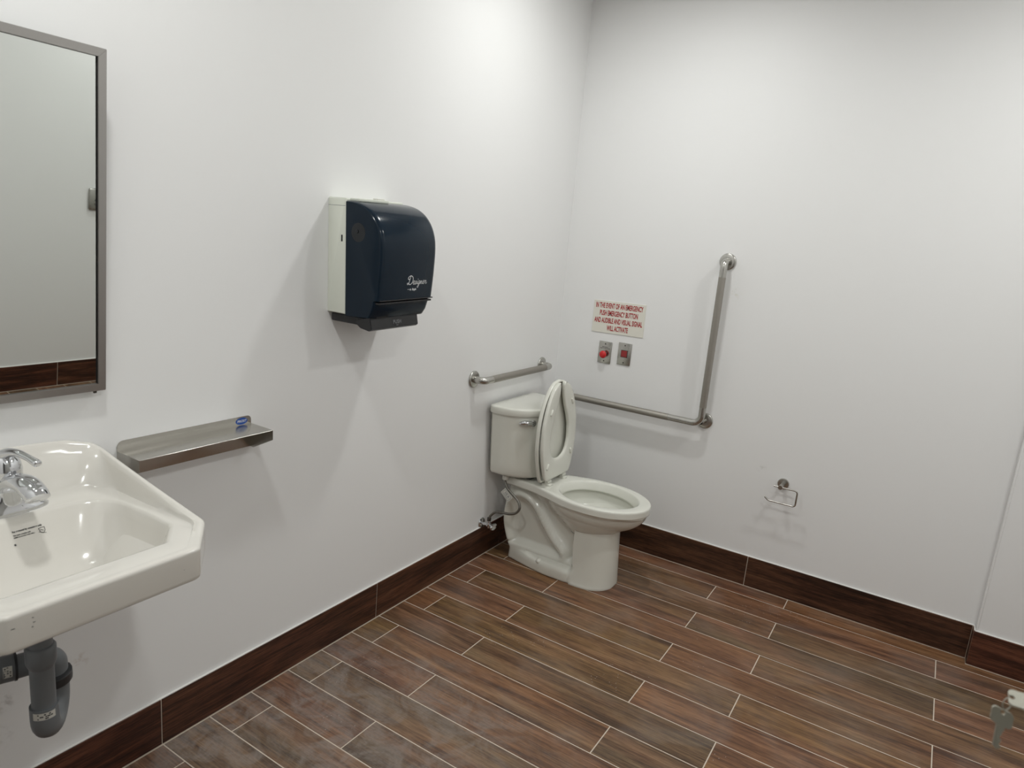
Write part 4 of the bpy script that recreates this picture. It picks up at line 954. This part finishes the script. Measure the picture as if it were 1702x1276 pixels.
# stickers on pipes
def cyl_label(parent, centre, axis, r, a0, a1, h, name='sticker', txt='ABS'):
    bm = bmesh.new(); ax = Vector(axis).normalized(); u = Vector((1, 0, 0)); u = (u-ax*u.dot(ax)).normalized(); v = ax.cross(u); C_ = Vector(centre); rr = []
    for z_ in (-h/2, h/2): rr.append([C_ + ax*z_ + (u*math.cos(a0+(a1-a0)*k_/10) + v*math.sin(a0+(a1-a0)*k_/10))*r for k_ in range(11)])
    bm_loft(bm, rr, False, False, closed=False); s_ = obj(name, bm, M['label_white'], parent)
    bm = bmesh.new()
    for k_ in range(12):
        aa = a0+(a1-a0)*random.uniform(0.10, 0.86); zc = random.choice((-0.28, 0.0, 0.28))*h; da = (a1-a0)*random.uniform(0.04, 0.10); hh = h*0.09
        vs = [bm.verts.new(C_ + ax*(zc+dz) + (u*math.cos(q) + v*math.sin(q))*(r+0.0004)) for q, dz in ((aa, -hh), (aa+da, -hh), (aa+da, hh), (aa, hh))]; bm.faces.new(vs)
    obj('print', bm, M['ink'], s_)
cyl_label(ub, (PX, PY, 0.4655), (0, 0, 1), RP+0.0055, -1.2, 0.35, 0.017)
cyl_label(hub, e0+dr*0.040, dr, RP+0.0078, -0.15, 0.65, 0.017)

# ================================================================== MIRROR (tilted forward at the top)
mr = thing('mirror', 'steel-framed tilted mirror above the washbasin on left wall', 'mirror', (0.02, -2.65, 1.11))
MYR, MYL = -2.4185, -2.885; MW = MYR-MYL; MB = Vector((0.022, MYR, 1.1145)); MHt = 0.784; tl = math.radians(4.3)
up_ = Vector((math.sin(tl), 0, math.cos(tl))); nrm = Vector((math.cos(tl), 0, -math.sin(tl)))
def mp(u, v, d): return MB + Vector((0, -u, 0)) + up_*v + nrm*d
def slab(u0, u1, v0, v1, d0, d1, bev=0.0):
    bm = box(0, 1, 0, 1, 0, 1)
    for vv in bm.verts: vv.co = mp(u0+(u1-u0)*vv.co.y, v0+(v1-v0)*vv.co.z, d0+(d1-d0)*vv.co.x)
    if bev: bmesh.ops.bevel(bm, geom=bm.edges[:], offset=bev, segments=2, affect='EDGES')
    return bm
FWd = 0.0185
def mitre(name, corners):
    bm = bmesh.new(); bm_loft(bm, [[mp(u, v, -0.014) for u, v in corners], [mp(u, v, 0.004) for u, v in corners]]); bmesh.ops.bevel(bm, geom=bm.edges[:], offset=0.001, segments=2, affect='EDGES')
    obj(name, bm, M['frame'], mr, smooth=True, angle=35)
mitre('frame_bar', [(0, 0), (FWd, FWd), (FWd, MHt-FWd), (0, MHt)])
mitre('frame_bar', [(MW, 0), (MW-FWd, FWd), (MW-FWd, MHt-FWd), (MW, MHt)])
mitre('frame_bar', [(0, 0), (FWd, FWd), (MW-FWd, FWd), (MW, 0)])
mitre('frame_bar', [(0, MHt), (FWd, MHt-FWd), (MW-FWd, MHt-FWd), (MW, MHt)])
obj('backing', slab(0.004, MW-0.004, 0.004, MHt-0.004, -0.013, -0.0035), M['black_gap'], mr)
obj('glass', slab(FWd+0.0035, MW-FWd-0.001, FWd+0.001, MHt-FWd-0.001, -0.0034, -0.0010), M['mirror'], mr)
for y in (MYR-0.05, MYL+0.05): obj('bracket', box(0.0005, 0.064, y-0.010, y+0.010, MB.z+MHt-0.06, MB.z+MHt-0.045), M['dark_metal'], mr)
obj('locking_screw', slab(0.020, 0.027, -0.006, 0.0, -0.004, 0.0), M['dark_metal'], mr)

# push plate on the right wall, seen in the mirror
pw = thing('push_plate', 'square steel push plate on right wall, seen only in the mirror', 'push plate', (XR, -1.03, 1.16))
bm = box(XR-0.016, XR-0.0003, -1.087, -0.972, 1.098, 1.228, 0.010, 3); ppl = obj('plate', bm, M['steel_plain'], pw, smooth=True, angle=40)
bm = bmesh.new()
for k_, line in enumerate(('PUSH TO', 'OPEN')):
    tb = xform(text_mesh(line, 0.013, 0.0006, 0, 1.0), basis((XR-0.0165, -1.03, 1.134-0.016*k_), (0, -1, 0), (0, 0, 1))); me = bpy.data.meshes.new('t'); tb.to_mesh(me); tb.free(); bm.from_mesh(me)
cr = [Vector((XR-0.0166, -1.03+0.018*math.cos(PI*1.7*k_/24+0.4), 1.168+0.018*math.sin(PI*1.7*k_/24+0.4))) for k_ in range(25)]
bm_tube(bm, cr, 0.0015, 6); bm_tube(bm, [(XR-0.0166, -1.025, 1.205), (XR-0.0166, -1.025, 1.178), (XR-0.0166, -1.045, 1.176), (XR-0.0166, -1.054, 1.155)], 0.002, 6)
obj('lettering', bm, M['ink'], ppl)

# ================================================================== OPEN DOOR (outside the frame) WITH KEYS
DXF = 1.958
dr_ = struct('door_1', box(DXF, DXF+0.044, -3.37, -2.40, 0.012, 2.04, 0.002), M['door_paint'])
lockz = 1.157; locky = -2.482
lk = obj('lock', bm_lathe(bmesh.new(), [(0.032, 0), (0.032, 0.006), (0.028, 0.012), (0.016, 0.016), (0.0, 0.016)], 32, axis_mat((DXF, locky, lockz), (-1, 0, 0))), M['key_metal'], dr_, smooth=True, angle=40)
bm = bmesh.new(); bm_lathe(bm, [(0.030, 0), (0.030, 0.008), (0.010, 0.010), (0.0, 0.010)], 28, axis_mat((DXF, -2.472, 1.02), (-1, 0, 0)))
bm_tube(bm, fillet([(DXF-0.005, -2.472, 1.02), (DXF-0.042, -2.472, 1.02), (DXF-0.042, -2.60, 1.02)], 0.012), 0.009, 16); obj('lever_handle', bm, M['key_metal'], dr_, smooth=True, angle=50)
def key_bm(bow_c, along, side, blade=True, bl=0.030):
    """key: clover-shaped bow with hole, grooved blade with cuts"""
    n3 = Vector(along).normalized().cross(Vector(side).normalized()); mt = Matrix((Vector(side).normalized(), Vector(along).normalized(), n3)).transposed().to_4x4(); mt = Matrix.Translation(Vector(bow_c)) @ mt
    bm = bmesh.new(); out, inn = [], []
    for k_ in range(40):
        an = 2*PI*k_/40; r_ = 0.0112 + 0.0014*math.cos(4*an+PI) + 0.0006*math.cos(2*an)
        out.append((r_*1.10*math.cos(an), r_*0.92*math.sin(an))); inn.append((0.0028*math.cos(an), -0.0062+0.0028*math.sin(an)))
    loops = [[(x, y, z_) for x, y in l] for l, z_ in ((inn, -0.001), (out, -0.001), (out, 0.001), (inn, 0.001))]
    vr = [[bm.verts.new(p) for p in l] for l in loops]
    for i in range(4):
        for j in range(40): bm.faces.new((vr[i][j], vr[i][(j+1) % 40], vr[(i+1) % 4][(j+1) % 40], vr[(i+1) % 4][j]))
    if blade:
        e = [(-0.0045, 0.008), (-0.0045, 0.0095+bl*0.92), (-0.001, 0.0095+bl)]; y_ = 0.0095+bl
        cuts = [0.0035, 0.0015, 0.0030, 0.0010, 0.0025, 0.0035]
        for i, c_ in enumerate(cuts): yy = 0.0095+bl - (i+0.6)*bl/7; e.append((c_, yy)); e.append((c_, yy-bl/14))
        e += [(0.0045, 0.0135), (0.0045, 0.008)]
        lo = [bm.verts.new((x, y, -0.0009)) for x, y in e]; hi = [bm.verts.new((x, y, 0.0009)) for x, y in e]
        bm.faces.new(lo); bm.faces.new(hi[::-1])
        for j in range(len(e)): bm.faces.new((lo[j], lo[(j+1) % len(e)], hi[(j+1) % len(e)], hi[j]))
        bm_box(bm, -0.003, -0.0015, 0.010, 0.0095+bl*0.9, -0.0012, 0.0012)
    xform(bm, mt); return bm
kx = DXF-0.016
k1 = obj('lock_key', key_bm((kx-0.064, locky, lockz-0.002), (1, 0, 0.03), (0, 1.0, 0.22), True, 0.052), M['key_metal']); k1['label'] = 'nickel key pushed into the lock at the right edge'; k1['category'] = 'key'
RC = Vector((kx-0.0725, locky-0.0015, lockz-0.0095)); bm = bmesh.new()
bm_tube(bm, [RC + Vector((0.004*math.cos(2*PI*k_/24), 0.003*math.cos(2*PI*k_/24), 0.0072*math.sin(2*PI*k_/24))) for k_ in range(25)], 0.0007, 8)
kr = obj('key_ring', bm, M['key_metal'], smooth=True); kr['label'] = 'thin wire key ring joining the two keys'; kr['category'] = 'key ring'
k2 = obj('hanging_key', key_bm(RC + Vector((-0.0015, 0.0, -0.0165)), (0.06, 0, -1), (0.92, 0.38, -0.35), True, 0.027), M['key_metal']); k2['label'] = 'second nickel key dangling from the ring below the lock'; k2['category'] = 'key'
bpy.context.view_layer.update()
